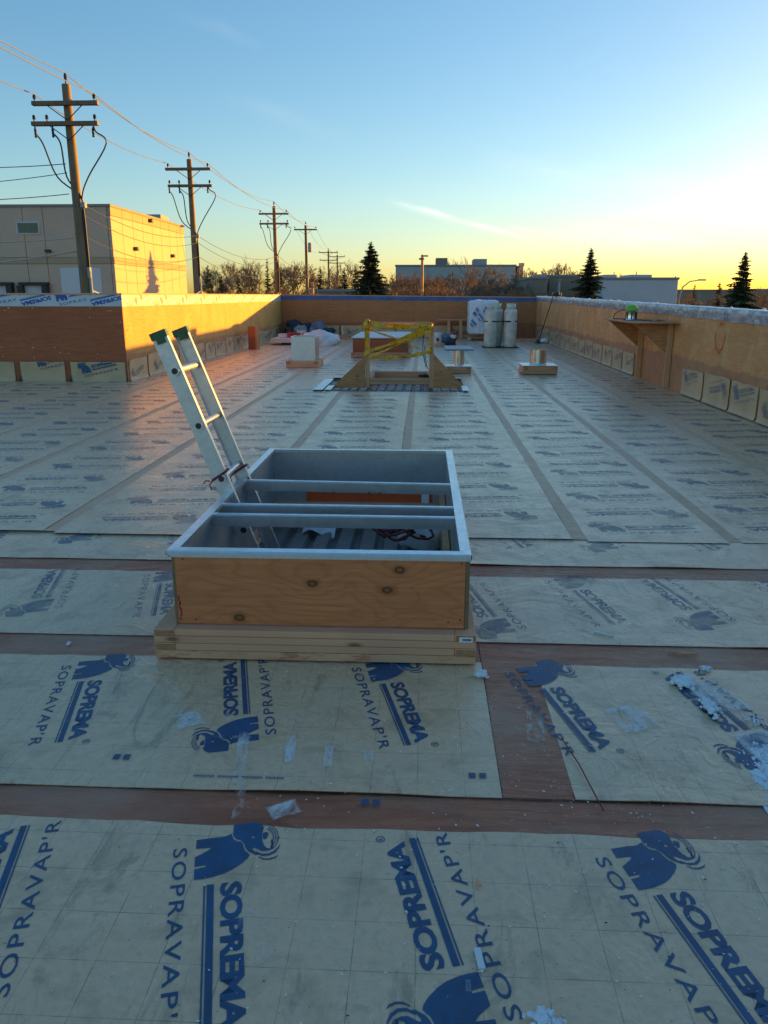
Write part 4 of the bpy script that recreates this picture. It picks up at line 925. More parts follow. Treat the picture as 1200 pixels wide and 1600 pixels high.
with Kids(T):
    def gp(zx, zy): 
        px, py = 480+zx*.21667, 490+zy*.21667; return at(px, py, 13.29)
    def strand(a, b, w=.045, tw=.5, sag=.01, y=0.0, seed=0):
        w *= 1.25
        A, B = gp(*a), gp(*b); A.y += y; B.y += y; d = (B-A); L_ = d.length; d.normalize(); up = Vector((0, 0, 1)); n_ = max(6, int(L_/.04)); vs = []; sd_ = d.cross(Vector((0, 1, 0))).normalized()
        for i in range(n_+1):
            t = i/n_; p = (B-A)*t-Vector((0, 0, sag*4*t*(1-t))); a_ = tw*math.sin(t*5+seed)+.25*math.sin(t*17+seed*2); s = sd_*math.cos(a_)+Vector((0, 1, 0))*math.sin(a_); ww = w*(.75+.3*math.sin(t*7+seed))
            vs += [A+p+s*ww/2, A+p-s*ww/2]
        o_ = A; mb = MB(); mb.add([v-o_ for v in vs], [(2*i, 2*i+1, 2*i+3, 2*i+2) for i in range(n_)], 0, True); mb2 = MB()
        # coordinates along the strand for the print
        Rm = Matrix((d, Vector((0, 1, 0)), d.cross(Vector((0, 1, 0))))).transposed(); mb.v = [tuple(Rm.transposed() @ Vector(v)) for v in mb.v]
        o = mb.build('tape_strand', M['tape']); o.matrix_world = Matrix.Translation(o_) @ Rm.to_4x4()
    strand((435, 66), (700, 92), .06, .3, 0, 0, 1); strand((435, 80), (885, 95), .05, .4, .012, -.005, 2); strand((430, 118), (890, 78), .05, .5, .01, -.008, 3)
    strand((430, 112), (720, 205), .028, .8, .0, -.01, 4); strand((700, 200), (890, 285), .026, .9, .012, .02, 5); strand((890, 88), (430, 285), .05, .3, .01, -.015, 6); strand((895, 112), (425, 275), .055, .3, .014, -.012, 7)
    strand((440, 318), (895, 118), .045, .4, .0, -.018, 8); strand((425, 312), (660, 312), .05, .3, .01, -.004, 9); strand((650, 310), (905, 262), .045, .4, .03, -.004, 10); strand((790, 285), (900, 270), .05, .6, .02, .01, 11)
    strand((432, 55), (420, 300), .05, .5, 0, -.012, 12); strand((424, 70), (445, 280), .04, .6, 0, -.014, 13); strand((885, 85), (880, 290), .035, .6, 0, -.012, 14); strand((408, 60), (372, 140), .02, .9, -.03, 0, 15); strand((600, 225), (740, 175), .05, .3, 0, -.02, 16)
    for (zx, zy, s_) in ((435, 78, .055), (888, 92, .035), (885, 262, .035)):
        p = gp(zx, zy); b_ = blob('tape_knot', p+Vector((0, -.015, 0)), (s_, s_*.8, s_*1.4), M['tape'], None, .5, 2.6, zx, sub=2)
mb = MB(); A = at(664, 540, 13.42)
mb.tube([A, A+Vector((.0, .02, -.15)), A+Vector((.03, .05, -.32)), A+Vector((.05, .02, -.38))], .008, 6); mb.tube([A+Vector((-.03, .02, .2)), A+Vector((-.035, .0, -.1)), A+Vector((.02, .05, -.36))], .007, 6)
for k in range(3): mb.tube([Vector((.03+.11*math.cos(a*.5+k), 13.62+.13*math.sin(a*.5+k)-.03*k, .17+.012*k)) for a in range(13)], .008, 6)
tag(mb.build('cable', M['cable']), 'dark grey cable looped down inside the right post of the guard frame', 'cable')

# ---------------------------------------------------------------- curbs, vents and boxes up the roof
T = thing('roof_curb', 'low brown plywood curb with white lid behind the guard frame', 'roof curb', (-1.05, 20.5, 0)); bpy.context.view_layer.update()
with Kids(T):
    frame_timbers(None, -1.78, -.30, 19.77, 22.95, .03, [.06, .06], .09, 'lumber_old')
    for lo, hi in [((-1.735, 19.80, .155), (-.37, 19.82, .485)), ((-1.735, 22.85, .155), (-.37, 22.87, .485))]: mb = MB(); mb.box(lo, hi, bev=.002); mb.build('plywood_panel', M['ply_return'], None, origin=(-1, lo[1], .3))
    for xa in (-1.737, -.388): mb = MB(); mb.box((xa, 19.825, .155), (xa+.018, 22.845, .485), bev=.002); mb.build('plywood_panel', M['ply_edge'], None, origin=(xa, 21, .3))
    mb = MB(); mb.box((-1.77, 19.77, .486), (-.335, 22.90, .515), bev=.006); mb.build('lid', M['white_paint']); mb = MB(); mb.box((-1.76, 19.778, .470), (-.345, 19.799, .4855)); mb.build('lid_trim', M['dark'])
T = thing('duct_curb', 'square bright sheet metal duct stub on timber blocking, left of centre', 'duct', (-2.55, 17.2, 0)); bpy.context.view_layer.update()
with Kids(T):
    frame_timbers(None, -2.91, -2.22, 16.87, 17.75, .03, [.065, .065], .09)
    mb = MB(); x0, x1, y0, y1, z0, z1 = -2.80, -2.29, 16.96, 17.60, .158, .655; t = .004
    mb.box((x0, y0, z0), (x1, y0+t, z1)); mb.box((x0, y1-t, z0), (x1, y1, z1)); mb.box((x0, y0+t, z0), (x0+t, y1-t, z1)); mb.box((x1-t, y0+t, z0), (x1, y1-t, z1)); mb.build('duct_wall', M['galv'])
    mb = MB()
    for lo, hi in (((x0-.012, y0-.012, z1), (x1+.012, y0+.02, z1+.006)), ((x0-.012, y1-.02, z1), (x1+.012, y1+.012, z1+.006)), ((x0-.012, y0+.02, z1), (x0+.02, y1-.02, z1+.006)), ((x1-.02, y0+.02, z1), (x1+.012, y1-.02, z1+.006))): mb.box(lo, hi)
    mb.build('duct_flange', M['galv_bright']); mb = MB(); mb.box((x1+.001, y0, z0), (x1+.02, y0+.02, z1-.002)); mb.build('corner_trim', M['lumber_old'])
def vent(lab, x0, x1, y0, y1, zb, cx, cy, r_, zt):
    T = thing('vent_pipe', lab, 'vent pipe', ((x0+x1)/2, (y0+y1)/2, 0)); bpy.context.view_layer.update()
    with Kids(T):
        frame_timbers(None, x0, x1, y0, y1, .028, [(zb-.03)/2]*2, .10, 'lumber_old')
        mb = MB(); mb.box((x0-.015, y0-.012, zb), (x1+.015, y1+.012, zb+.006), bev=.002); mb.build('flashing_plate', M['galv_bright'])
        mb = MB(); mb.lathe([(r_*1.12, zb+.006), (r_*1.08, zb+.018), (r_, zb+.024), (r_, zt), (r_+.004, zt), (r_+.004, zt-.012), (r_-.004, zt-.012)][:5]+[(r_-.006, zt), (r_-.006, zb+.03)], (cx, cy, 0), 28); mb.build('pipe', M['duct'])
vent('short shiny pipe on timber blocking with a slate board lying on top', .475, .955, 15.76, 16.3, .150, .72, 16.03, .105, .458)
vent('short shiny pipe on timber blocking standing alone right of centre', 1.945, 2.61, 15.575, 16.25, .188, 2.27, 15.92, .163, .478)
mb = MB(); mb.box((.44, 15.72, .461), (.985, 16.95, .49), bev=.004); tag(mb.build('board', M['slate']), 'blue grey board lying across the top of the short pipe', 'board')
T = thing('vent_pipe', 'thin shiny pipe stub near the far left corner', 'vent pipe', (-2.9, 29, 0)); bpy.context.view_layer.update()
with Kids(T):
    frame_timbers(None, -3.16, -2.56, 28.35, 28.9, .03, [.06, .06], .09, 'lumber_old'); mb = MB(); mb.lathe([(.062, .15), (.062, .45), (.05, .45), (.05, .2)], (-2.87, 28.6, 0), 18); mb.build('pipe', M['duct'])
T = thing('wooden_post', 'short reddish brown boxed post standing near the left parapet', 'post', (-4.79, 22.5, 0)); bpy.context.view_layer.update()
with Kids(T):
    mb = MB(); mb.box((-4.92, 22.45, .03), (-4.72, 22.468, .67), bev=.002); mb.build('board', M['ply_return'], None, origin=(-4.8, 22.45, .3)); mb = MB(); mb.box((-4.719, 22.45, .03), (-4.665, 22.75, .67), bev=.002); mb.build('board', M['ply_gusset'], None, origin=(-4.7, 22.6, .3))
    mb = MB(); mb.box((-4.919, 22.469, .04), (-4.72, 22.74, .655)); mb.build('core', M['lumber_z'], None, origin=(-4.8, 22.6, .3))

# ---------------------------------------------------------------- gas cylinders, wrapped pallet, pail and the rest
def cylinder(x, y, rz, lab):
    T = thing('gas_cylinder', lab, 'gas cylinder', (x, y, .045), rz, 'tall white gas cylinders strapped together'); r_ = .188
    mb = MB(); mb.lathe([(r_-.02, 0), (r_-.015, .045), (r_-.008, .05), (r_, .09), (r_, .50), (r_+.003, .51), (r_, .52), (r_, .98), (r_-.006, 1.02), (r_-.022, 1.05), (r_-.05, 1.075), (.09, 1.095), (.0, 1.10)], n=28); mb.build('tank_body', M['tank'], T)
    mb = MB(); n_ = 24
    vs = []; 
    for i in range(19):
        a = R(35+i*16); vs += [(.138*math.cos(a), .138*math.sin(a), 1.065), (.138*math.cos(a), .138*math.sin(a), 1.065+(.17 if 2 < i < 16 else .06)), (.130*math.cos(a), .130*math.sin(a), 1.065+(.17 if 2 < i < 16 else .06)), (.130*math.cos(a), .130*math.sin(a), 1.065)]
    mb.add(vs, [(4*i+j, 4*i+4+j, 4*i+4+(j+1) % 4, 4*i+(j+1) % 4) for i in range(18) for j in range(4)], 0, True); mb.build('collar', M['tank'], T)
    mb = MB(); mb.lathe([(.022, 1.085), (.022, 1.13), (.014, 1.135), (.014, 1.15), (.030, 1.155), (.030, 1.175), (0, 1.178)], n=12); mb.tube([(0, 0, 1.12), (.06, 0, 1.12)], .012, 8); mb.build('valve', M['green'], T)
cylinder(1.985, 23.92, .3, 'white gas cylinder at the front left of the strapped group'); cylinder(2.17, 24.31, 1.2, 'white gas cylinder at the back left of the strapped group'); cylinder(2.555, 23.92, 2.2, 'white gas cylinder at the front right of the strapped group'); cylinder(2.60, 24.31, -.5, 'white gas cylinder at the back right of the strapped group')
mb = MB(); hull = [(1.79, 23.85), (1.86, 23.77), (2.0, 23.73), (2.55, 23.73), (2.70, 23.78), (2.752, 23.9), (2.79, 24.3), (2.75, 24.45), (2.6, 24.505), (2.17, 24.505), (2.0, 24.42), (1.9, 24.1)]
k = len(hull); mb.add([(x, y, z) for z in (.755, .79) for x, y in hull], [(i, (i+1) % k, (i+1) % k+k, i+k) for i in range(k)]); mb.box((2.42, 23.715, .75), (2.5, 23.729, .80)); tag(mb.build('strap', M['black']), 'dark strap round the four white gas cylinders', 'strap')
mb = MB(); mb.box((1.77, 23.70, .03), (2.81, 24.53, .043)); tag(mb.build('rubber_mat', M['black']), 'black mat under the white gas cylinders', 'mat')
def pallet(par_name, lab, x0, x1, y0, y1, z0=.03):
    T = thing('pallet', lab, 'pallet', ((x0+x1)/2, (y0+y1)/2, 0)); bpy.context.view_layer.update()
    with Kids(T):
        for k in range(3): x = x0+(x1-x0-.09)*k/2; mb = MB(); mb.box((x, y0, z0), (x+.09, y1, z0+.09), bev=.004); mb.build('stringer', M['lumber_y'], None, origin=(x, y0, z0))
        for k in range(6): y = y0+(y1-y0-.1)*k/5; mb = MB(); mb.box((x0-.02, y, z0+.0915), (x1+.02, y+.1, z0+.11), bev=.003); mb.build('slat', M['lumber_old'], None, origin=(x0, y, z0))
pallet('', 'timber pallet under the white wrapped stack', 1.55, 2.65, 27.6, 28.75)
T = thing('wrapped_stack', 'white plastic wrapped stack with blue marks behind the gas cylinders', 'wrapped stack', (2.05, 28.1, .145)); bpy.context.view_layer.update()
with Kids(T):
    blob('wrapping', (2.05, 28.1, .76), (.50, .52, .58), M['white_plastic'], None, .075, 2.9, 11, .12, 5, .9)
    mb = MB(); rnd = random.Random(8)
    for (dx, dz, s_, a) in [(-.30, .15, .09, .9), (-.22, .28, .07, 1.1), (-.36, -.10, .06, .8), (-.14, -.05, .05, .5), (-.05, .02, .07, 1.0), (.05, .22, .09, 1.0), (.10, .32, .07, 1.2), (-.40, -.22, .06, .7), (-.28, -.18, .06, .9), (.02, -.10, .06, .3), (-.12, .10, .05, 1.0)]:
        c = Vector((2.0+dx, 27.52, .80+dz)); 
        for k in range(3):
            o_ = Vector((.03*k, 0, -.035*k)); u = Vector((math.cos(a), 0, math.sin(a)))*s_; w_ = Vector((-math.sin(a), 0, math.cos(a)))*.011
            mb.box(tuple(c+o_-Vector((s_*.5, 0, .010))), tuple(c+o_+Vector((s_*.5, .16, .010))), rot=Matrix.Rotation(-a, 3, 'Y'))
    tag(mb.build('blue_marks', M['blue_paint']), kind='stuff')
T = thing('pail', 'white pail with a red diamond hazard label', 'pail', (.45, 24.8, .045)); bpy.context.view_layer.update()
with Kids(T):
    mb = MB(); mb.lathe([(.0, 0), (.112, 0), (.118, .02), (.122, .33), (.128, .335), (.128, .35), (.122, .352), (.122, .365), (.0, .37)], (.45, 24.8, .04), 24); mb.build('pail_body', M['white_paint'])
    mb = MB(); 
    def on_c(a, z): return (.45+.1225*math.sin(a), 24.8-.1225*math.cos(a), z)
    mb.add([on_c(-.05, .12), on_c(.47, .20), on_c(-.05, .28), on_c(-.57, .20)], [(0, 1, 2, 3)]); mb.v = [(x, y-.012, z) for x, y, z in mb.v]; mb.build('hazard_label', M['red'])
    mb = MB(); mb.tube([on_c(-1.5+3*i/10, .36-.12*math.sin(math.pi*i/10)) for i in range(11)], .004, 6); mb.build('bail_handle', M['dark'])
T = thing('fire_extinguisher', 'dark red fire extinguisher standing right of the white pail', 'extinguisher', (.90, 24.5, .04)); bpy.context.view_layer.update()
with Kids(T):
    mb = MB(); mb.lathe([(.0, 0), (.075, 0), (.082, .02), (.082, .34), (.07, .39), (.03, .42), (.022, .45), (0, .45)], (.915, 24.5, .04), 18); mb.build('tank_body', M['extinguisher'])
    mb = MB(); mb.box((.895, 24.43, .49), (.935, 24.53, .515), bev=.004); mb.box((.90, 24.40, .52), (.93, 24.53, .535), bev=.004, rot=Matrix.Rotation(R(14), 3, 'X')); mb.tube([(.93, 24.47, .50), (1.01, 24.46, .48), (1.02, 24.46, .3), (1.0, 24.45, .2)], .012, 8); mb.build('valve_and_hose', M['black'])
    mb = MB(); mb.lathe([(.0835, .22), (.0835, .32)], (.915, 24.5, .04), 18); mb.build('label_sleeve', M['paper'])
tag(blob('work_bag', (.78, 24.25, .16), (.13, .16, .14), M['dark_cloth'], None, .3, 2, 21, .2), 'black bag slumped against the fire extinguisher', 'bag')
tag(blob('tarp_bundle', (.72, 25.0, .20), (.17, .17, .17), M['blue_cloth'], None, .35, 2, 23, .2), 'blue grey bundle beside the white pail', 'bundle')
mb = MB(); mb.box((.35, 24.25, .04), (.70, 24.34, .125), bev=.004); tag(mb.build('timber_offcut', M['lumber']), 'timber offcut lying in front of the white pail', 'timber')
T = thing('work_bench', 'small plank bench against the far parapet', 'bench', (1.0, 29.0, 0)); bpy.context.view_layer.update()
with Kids(T):
    mb = MB(); mb.box((.50, 28.7, .655), (1.52, 29.2, .69), bev=.004); mb.build('bench_top', M['lumber_old'], None, origin=(1, 28.9, .67))
    for x in (.86, 1.28): mb = MB(); mb.box((x, 28.72, .03), (x+.09, 28.81, .653), bev=.004); mb.build('leg', M['lumber_z'], None, origin=(x, 28.7, .3)); mb = MB(); mb.box((x, 29.08, .03), (x+.09, 29.17, .653), bev=.004); mb.build('leg', M['lumber_z'], None, origin=(x, 29.1, .3))
T = thing('foam_stack', 'low stack of pale foam boards near the left parapet', 'foam boards', (-4.0, 25.1, .1)); bpy.context.view_layer.update()
with Kids(T):
    for k in range(4): mb = MB(); mb.box((-4.75+.02*k, 24.6+.015*k, .10+k*.032), (-3.15-.03*k, 25.6, .1305+k*.032), bev=.004); mb.build('foam_board', M['foam'])
mb = MB(); mb.box((-4.4, 24.75, .04), (-3.9, 25.4, .098), bev=.004); tag(mb.build('support_block', M['dark']), 'dark block propping up the pale foam boards', 'block')
T = thing('toolbox', 'red toolbox on the pale foam boards', 'toolbox', (-4.0, 25.1, .23)); bpy.context.view_layer.update()
with Kids(T):
    mb = MB(); mb.box((-4.25, 24.95, .230), (-3.85, 25.2, .35), bev=.012); mb.build('case', M['red']); mb = MB(); mb.box((-4.26, 24.94, .351), (-3.84, 25.21, .385), bev=.012); mb.build('lid', M['red']); mb = MB(); mb.tube([(-4.15, 25.07, .38), (-4.15, 25.07, .42), (-3.95, 25.07, .42), (-3.95, 25.07, .38)], .01, 6); mb.build('handle', M['black'])
mb = MB(); mb.box((-3.8, 25.15, .229), (-3.68, 25.4, .36), bev=.01); mb.box((-3.79, 25.16, .3605), (-3.69, 25.39, .37), bev=.004); tag(mb.build('carton', M['red']), 'small dark red carton on the foam boards beside the toolbox', 'carton')
mb = MB(); mb.box((-4.55, 25.1, .229), (-4.32, 25.4, .33), bev=.01); mb.box((-4.54, 25.09, .3305), (-4.33, 25.41, .342), bev=.004); tag(mb.build('carton', M['paper']), 'small white carton at the left end of the foam boards', 'carton')
tag(blob('plastic_sheet', (-3.2, 24.9, .15), (.50, .45, .30), M['white_plastic'], None, .3, 1.7, 31, .45, 4), 'heap of crumpled white plastic sheeting left of centre', 'plastic sheet')
for i, (x, y, z, r_, mat, lab, cat, nm) in enumerate([(-4.65, 28.9, .30, (.26, .3, .33), 'dark_cloth', 'black tool bag in the far left corner, tallest of the heap', 'bag', 'tool_bag'), (-4.35, 28.5, .22, (.22, .22, .24), 'grey_cloth', 'pale grey sack in front of the black tool bag', 'sack', 'sack'),
        (-4.15, 29.0, .28, (.25, .25, .26), 'dark_cloth', 'dark rumpled coat pile in the middle of the corner heap', 'coat', 'coat_pile'), (-3.75, 28.8, .26, (.30, .28, .30), 'blue_cloth', 'blue grey folded tarp right of the dark coat pile', 'tarp', 'folded_tarp'),
        (-3.45, 28.7, .18, (.28, .25, .20), 'dark_cloth', 'black duffel bag at the right end of the corner heap', 'bag', 'duffel_bag'), (-3.75, 28.75, .52, (.17, .13, .07), 'blue_cloth', 'small dark blue cushion on top of the folded tarp', 'cushion', 'cushion'), (-4.75, 28.3, .22, (.14, .14, .2), 'dark', 'black bucket shaped bag beside the left parapet', 'bag', 'bucket_bag')]):
    tag(blob(nm, (x, y, z), r_, M[mat], None, .34, 2.1, 40+i, .15, 4, .25), lab, cat)
mb = MB(); mb.box((-4.45, 28.1, .04), (-4.15, 28.4, .32), bev=.01); mb.box((-4.44, 28.09, .3205), (-4.16, 28.39, .335), bev=.004); tag(mb.build('carton', M['paper']), 'white carton in front of the corner heap', 'carton')
# shelf on the right parapet
T = thing('wall_shelf', 'plywood shelf on two studs with triangular brackets on the right parapet', 'shelf', (3.9, 14.1, 0)); bpy.context.view_layer.update()
with Kids(T):
    mb = MB(); mb.box((3.33, 13.0, 1.072), (4.055, 15.15, 1.09), bev=.002); mb.build('shelf_board', M['ply_gusset'], None, origin=(3.7, 14, 1.08))
    for y in STUDS:
        mb = MB(); mb.box((3.962, y-.02, .04), (4.052, y+.02, 1.07), bev=.003); mb.build('stud', M['lumber_z'], None, origin=(4, y, .5))
        mb = MB(); mb.prism([(y+.0215, 1.068), (y+.0395, 1.068), (y+.0395, .50), (y+.0215, .50)], 0, 3.96, 3.964) if False else None
        z0, z1 = .52, 1.068; a, b = y+.0215, y+.0395; vs = [(4.05, a, z0), (4.05, a, z1), (3.40, a, z1), (4.05, b, z0), (4.05, b, z1), (3.40, b, z1)]
        mb.add(vs, [(0, 1, 2), (5, 4, 3), (0, 3, 4, 1), (1, 4, 5, 2), (2, 5, 3, 0)]); mb.build('bracket', M['ply_gusset'], None, origin=(3.8, y, .8))
T = thing('gas_lantern', 'lime green topped burner standing on the plywood shelf', 'burner', (3.62, 14.3, 1.09)); bpy.context.view_layer.update()
with Kids(T):
    cx, cy = 3.60, 14.25
    mb = MB(); mb.lathe([(0, 0), (.085, 0), (.09, .01), (.085, .02), (.085, .14), (.09, .15), (0, .155)], (cx, cy, 1.09), 20); mb.build('canister', M['duct'])
    mb = MB()
    for k in range(7): a = k*.9; mb.box((cx+.0865*math.cos(a)-.011, cy+.0865*math.sin(a)-.011, 1.112), (cx+.0865*math.cos(a)+.011, cy+.0865*math.sin(a)+.011, 1.228), bev=.003)
    mb.build('cage_bars', M['dark']); mb = MB(); mb.lathe([(.10, .155), (.108, .165), (.108, .20), (.09, .24), (.05, .262), (0, .268)], (cx, cy, 1.09), 20); mb.build('cap', M['lime'])
    mb = MB(); mb.tube([(cx-.10, cy, 1.27), (cx-.16, cy+.1, 1.26), (cx-.21, cy+.3, 1.20), (cx-.20, cy+.45, 1.12), (cx-.14, cy+.6, 1.095)], .008, 6); mb.build('hose', M['dark'])
mb = MB(); mb.tube([(3.45, 14.9, 1.10), (3.6, 14.6, 1.10), (3.5, 14.3, 1.10), (3.72, 14.0, 1.10), (3.66, 13.7, 1.10), (3.8, 13.5, 1.10)], .010, 6); tag(mb.build('hose_length', M['maroon']), 'thin dark hose lying along the plywood shelf', 'hose')
mb = MB(); mb.tube([(3.72, 13.35, 1.11), (3.78, 13.28, 1.125), (3.84, 13.35, 1.115), (3.8, 13.42, 1.11)], .016, 8); mb.tube([(3.84, 13.35, 1.115), (3.9, 13.15, 1.14)], .013, 8); tag(mb.build('hand_tool', M['lumber_old']), 'small wooden handled tool at the near end of the shelf', 'tool')
T = thing('torch_wand', 'long thin roofing torch wand leaning on the right parapet near the far corner', 'torch', (3.75, 26.0, 0)); bpy.context.view_layer.update()
with Kids(T):
    mb = MB(); mb.tube([(3.70, 26.05, .06), (3.99, 25.3, 1.54)], .014, 8); mb.build('wand', M['dark']); mb = MB(); mb.lathe([(0, 0), (.11, 0), (.11, .03), (.04, .06), (.02, .12), (0, .12)], (3.68, 26.07, .03), 14); mb.build('burner_foot', M['dark'])
    mb = MB(); mb.tube([(3.99, 25.3, 1.54), (4.04, 25.2, 1.60), (4.06, 25.0, 1.63), (4.05, 24.7, 1.60), (4.02, 24.5, 1.52)], .02, 8); mb.box((4.0, 25.4, 1.48), (4.25, 25.8, 1.60), bev=.02); mb.build('grip', M['dark'])
tag(blob('snow_clump', (3.92, 26.25, .08), (.12, .12, .08), M['snow'], None, .3, 2, 61, .2), 'small pale lump of snow at the foot of the torch wand', 'snow')
for (x0, y0, lab) in ((3.15, 27.4, 'loose batten lying in the far right corner, the nearer of two'), (3.2, 27.8, 'loose batten lying in the far right corner, the farther of two')): mb = MB(); mb.box((x0, y0, .03), (x0+.67, y0+.08, .07), bev=.004); tag(mb.build('batten', M['lumber_old']), lab, 'batten', 'loose battens')

# ---------------------------------------------------------------- snow and litter in front
zf = .0125
for i, (x, y, r_, lab) in enumerate([(1.05, 2.90, (.050, .052, .026), 'clump of icy snow lying over blue lettering, farthest of the two'), (1.09, 2.70, (.034, .085, .018), 'clump of icy snow on the blue bar of the print, just nearer'), (1.185, 3.03, (.032, .022, .010), 'small flat patch of snow beyond the two snow clumps'),
        (.255, 2.92, (.028, .02, .02), 'white snow lump at the right front corner of the timber curb base'), (.275, 1.345, (.045, .03, .014), 'grey icy lump at the very bottom of the picture'), (1.22, 2.62, (.04, .04, .006), 'thin icy patch right of the snow clumps')]):
    mb = MB(); rs = random.Random(70+i)
    for q in range(46):                                       # a pile of small icy grains and crusts
        a, d = rs.uniform(0, 6.28), rs.random()**.7; gx, gy = x+math.cos(a)*d*r_[0], y+math.sin(a)*d*r_[1]; g = (.25+.5*rs.random())*r_[2]*(1.15-d*.7); hz = zf-.002+max(0, (1-d*d))*r_[2]*.75
        bm = bmesh.new(); bmesh.ops.create_icosphere(bm, subdivisions=2, radius=1.0)
        vs = [tuple(Vector((gx, gy, hz))+Vector((v.co.x*1.3, v.co.y*1.3, v.co.z))*g*(1+.5*noise.noise(v.co*2.3+Vector((q*3.1, i, 0))))) for v in bm.verts]; mb.add(vs, [tuple(v.index for v in f.verts) for f in bm.faces], 0, True); bm.free()
    tag(mb.build('snow_clump', M['snow']), lab, 'snow')
def drift():
    mb = MB(); n_ = 110; vs = []; cx, cy = 1.27, 2.20
    for j in range(n_+1):
        for i in range(n_+1):
            u, v = i/n_*2-1, j/n_*2-1; x, y = cx+u*.22, cy+v*.32; d = math.sqrt(u*u+v*v*1.0)+.55*noise.noise((x*9, y*9, 3))+.5*noise.noise((x*37, y*37, 1)); d += max(abs(u), abs(v))**5*.9; h = max(-.006, .013*(1-d*1.15)+.008*noise.noise((x*45, y*45, 8))+.009*noise.noise((x*120, y*120, 5))); vs.append((x, y, zf-.004+h))
    mb.add(vs, [(j*(n_+1)+i, j*(n_+1)+i+1, (j+1)*(n_+1)+i+1, (j+1)*(n_+1)+i) for j in range(n_) for i in range(n_)], 0, True); return mb
tag(drift().build('snow_patch', M['snow']), 'patch of granular snow at the right edge in front', 'snow')
def film_patch(x, y, w, l, mat, rz): 
    o = smear(SHEETS[1], x, y, w, l, rz, .0098, mat); o.rotation_euler = (0, 0, rz)
for (x, y, w, l, rz) in [(.78, 2.62, .22, .25, .3), (.95, 2.5, .2, .2, .1), (1.2, 2.45, .25, .3, .2), (.42, 2.55, .1, .35, -.1), (1.15, 2.8, .22, .35, .3)]: film_patch(x, y, w, l, 'frost' if w > .21 else 'scuff', rz)
ch = MB(); rnd = random.Random(12)
for i in range(900):
    if rnd.random() < .55: x, y = rnd.gauss(.75, .40), rnd.gauss(2.15, .33)
    else: x, y = rnd.uniform(-.9, 1.5), rnd.uniform(1.2, 3.0)
    if y < 1.2 or (-1.15 < x < .26 and y > 2.98): continue
    s = .0016+.0045*rnd.random()**3; z = .0135 if y > 2.13 else .007
    a = rnd.uniform(0, 3); ca, sa = math.cos(a)*s, math.sin(a)*s; t = s*.6
    ch.add([(x-ca, y-sa, z), (x+sa*.7, y-ca*.7, z), (x+ca, y+sa, z), (x-sa*.5, y+ca*.5, z), (x, y, z+t)], [(0, 1, 4), (1, 2, 4), (2, 3, 4), (3, 0, 4)])
tag(ch.build('ice_chips', M['snow']), kind='stuff', label='white ice chips and crumbs scattered on the membrane in front', cat='ice chips')
dk = MB()
for i in range(90):
    x, y = rnd.uniform(-1.0, 1.4), rnd.uniform(1.15, 3.0)
    if -1.15 < x < .26 and y > 2.95: continue
    s = .0015+.0035*rnd.random()**2; z = .0135 if y > 2.13 else .007; dk.add([(x-s, y, z), (x, y-s*.6, z), (x+s*1.2, y+s*.2, z), (x, y+s*.7, z), (x, y, z+s*.5)], [(0, 1, 4), (1, 2, 4), (2, 3, 4), (3, 0, 4)])
tag(dk.build('grit', M['dark']), kind='stuff', label='dark grit crumbs scattered on the membrane in front', cat='grit')
mb = MB(); mb.box((.142, 1.475, .0068), (.158, 1.535, .0105), rot=Matrix.Rotation(R(8), 3, 'Z')); mb.add([(.142, 1.468, .007), (.156, 1.468, .007), (.158, 1.475, .011)], [(0, 1, 2)]); tag(mb.build('plastic_strip', M['paper']), 'small white plastic strip lying by the feet of the printed mammoth', 'plastic strip')
mb = MB(); mb.tube([(.16, 1.76, .010), (.168, 1.738, .010)], .004, 8); tag(mb.build('cigarette_end', M['lumber']), 'cigarette end lying on blue lettering in front', 'cigarette end')
mb = MB(); mb.tube([(.80, 3.385, .016), (.88, 3.335, .016)], .005, 8); tag(mb.build('metal_pin', M['galv_bright']), 'thin bright metal pin lying on the membrane right of the curb', 'pin')
mb = MB(); mb.tube([(.50, 2.46, .013), (.53, 2.30, .016), (.545, 2.16, .016), (.56, 2.07, .009)], .0022, 5); tag(mb.build('wire_offcut', M['maroon']), 'thin brown wire offcut crossing the red end lap', 'wire')
mb = MB(); mb.tube([(1.08, 3.20, .013), (1.14, 3.17, .014), (1.2, 3.165, .013)], [.003, .008, .003], 6); tag(mb.build('bark_strip', M['lumber_old']), 'sliver of brown wood on the red seam at the right', 'wood sliver')
mb = MB(); mb.box((-1.56, 3.13, .009), (-1.545, 3.155, .014)); mb.box((-1.561, 3.14, .0142), (-1.55, 3.156, .016)); tag(mb.build('plastic_chip', M['paper']), 'small white chip on the red seam left of the curb', 'chip')
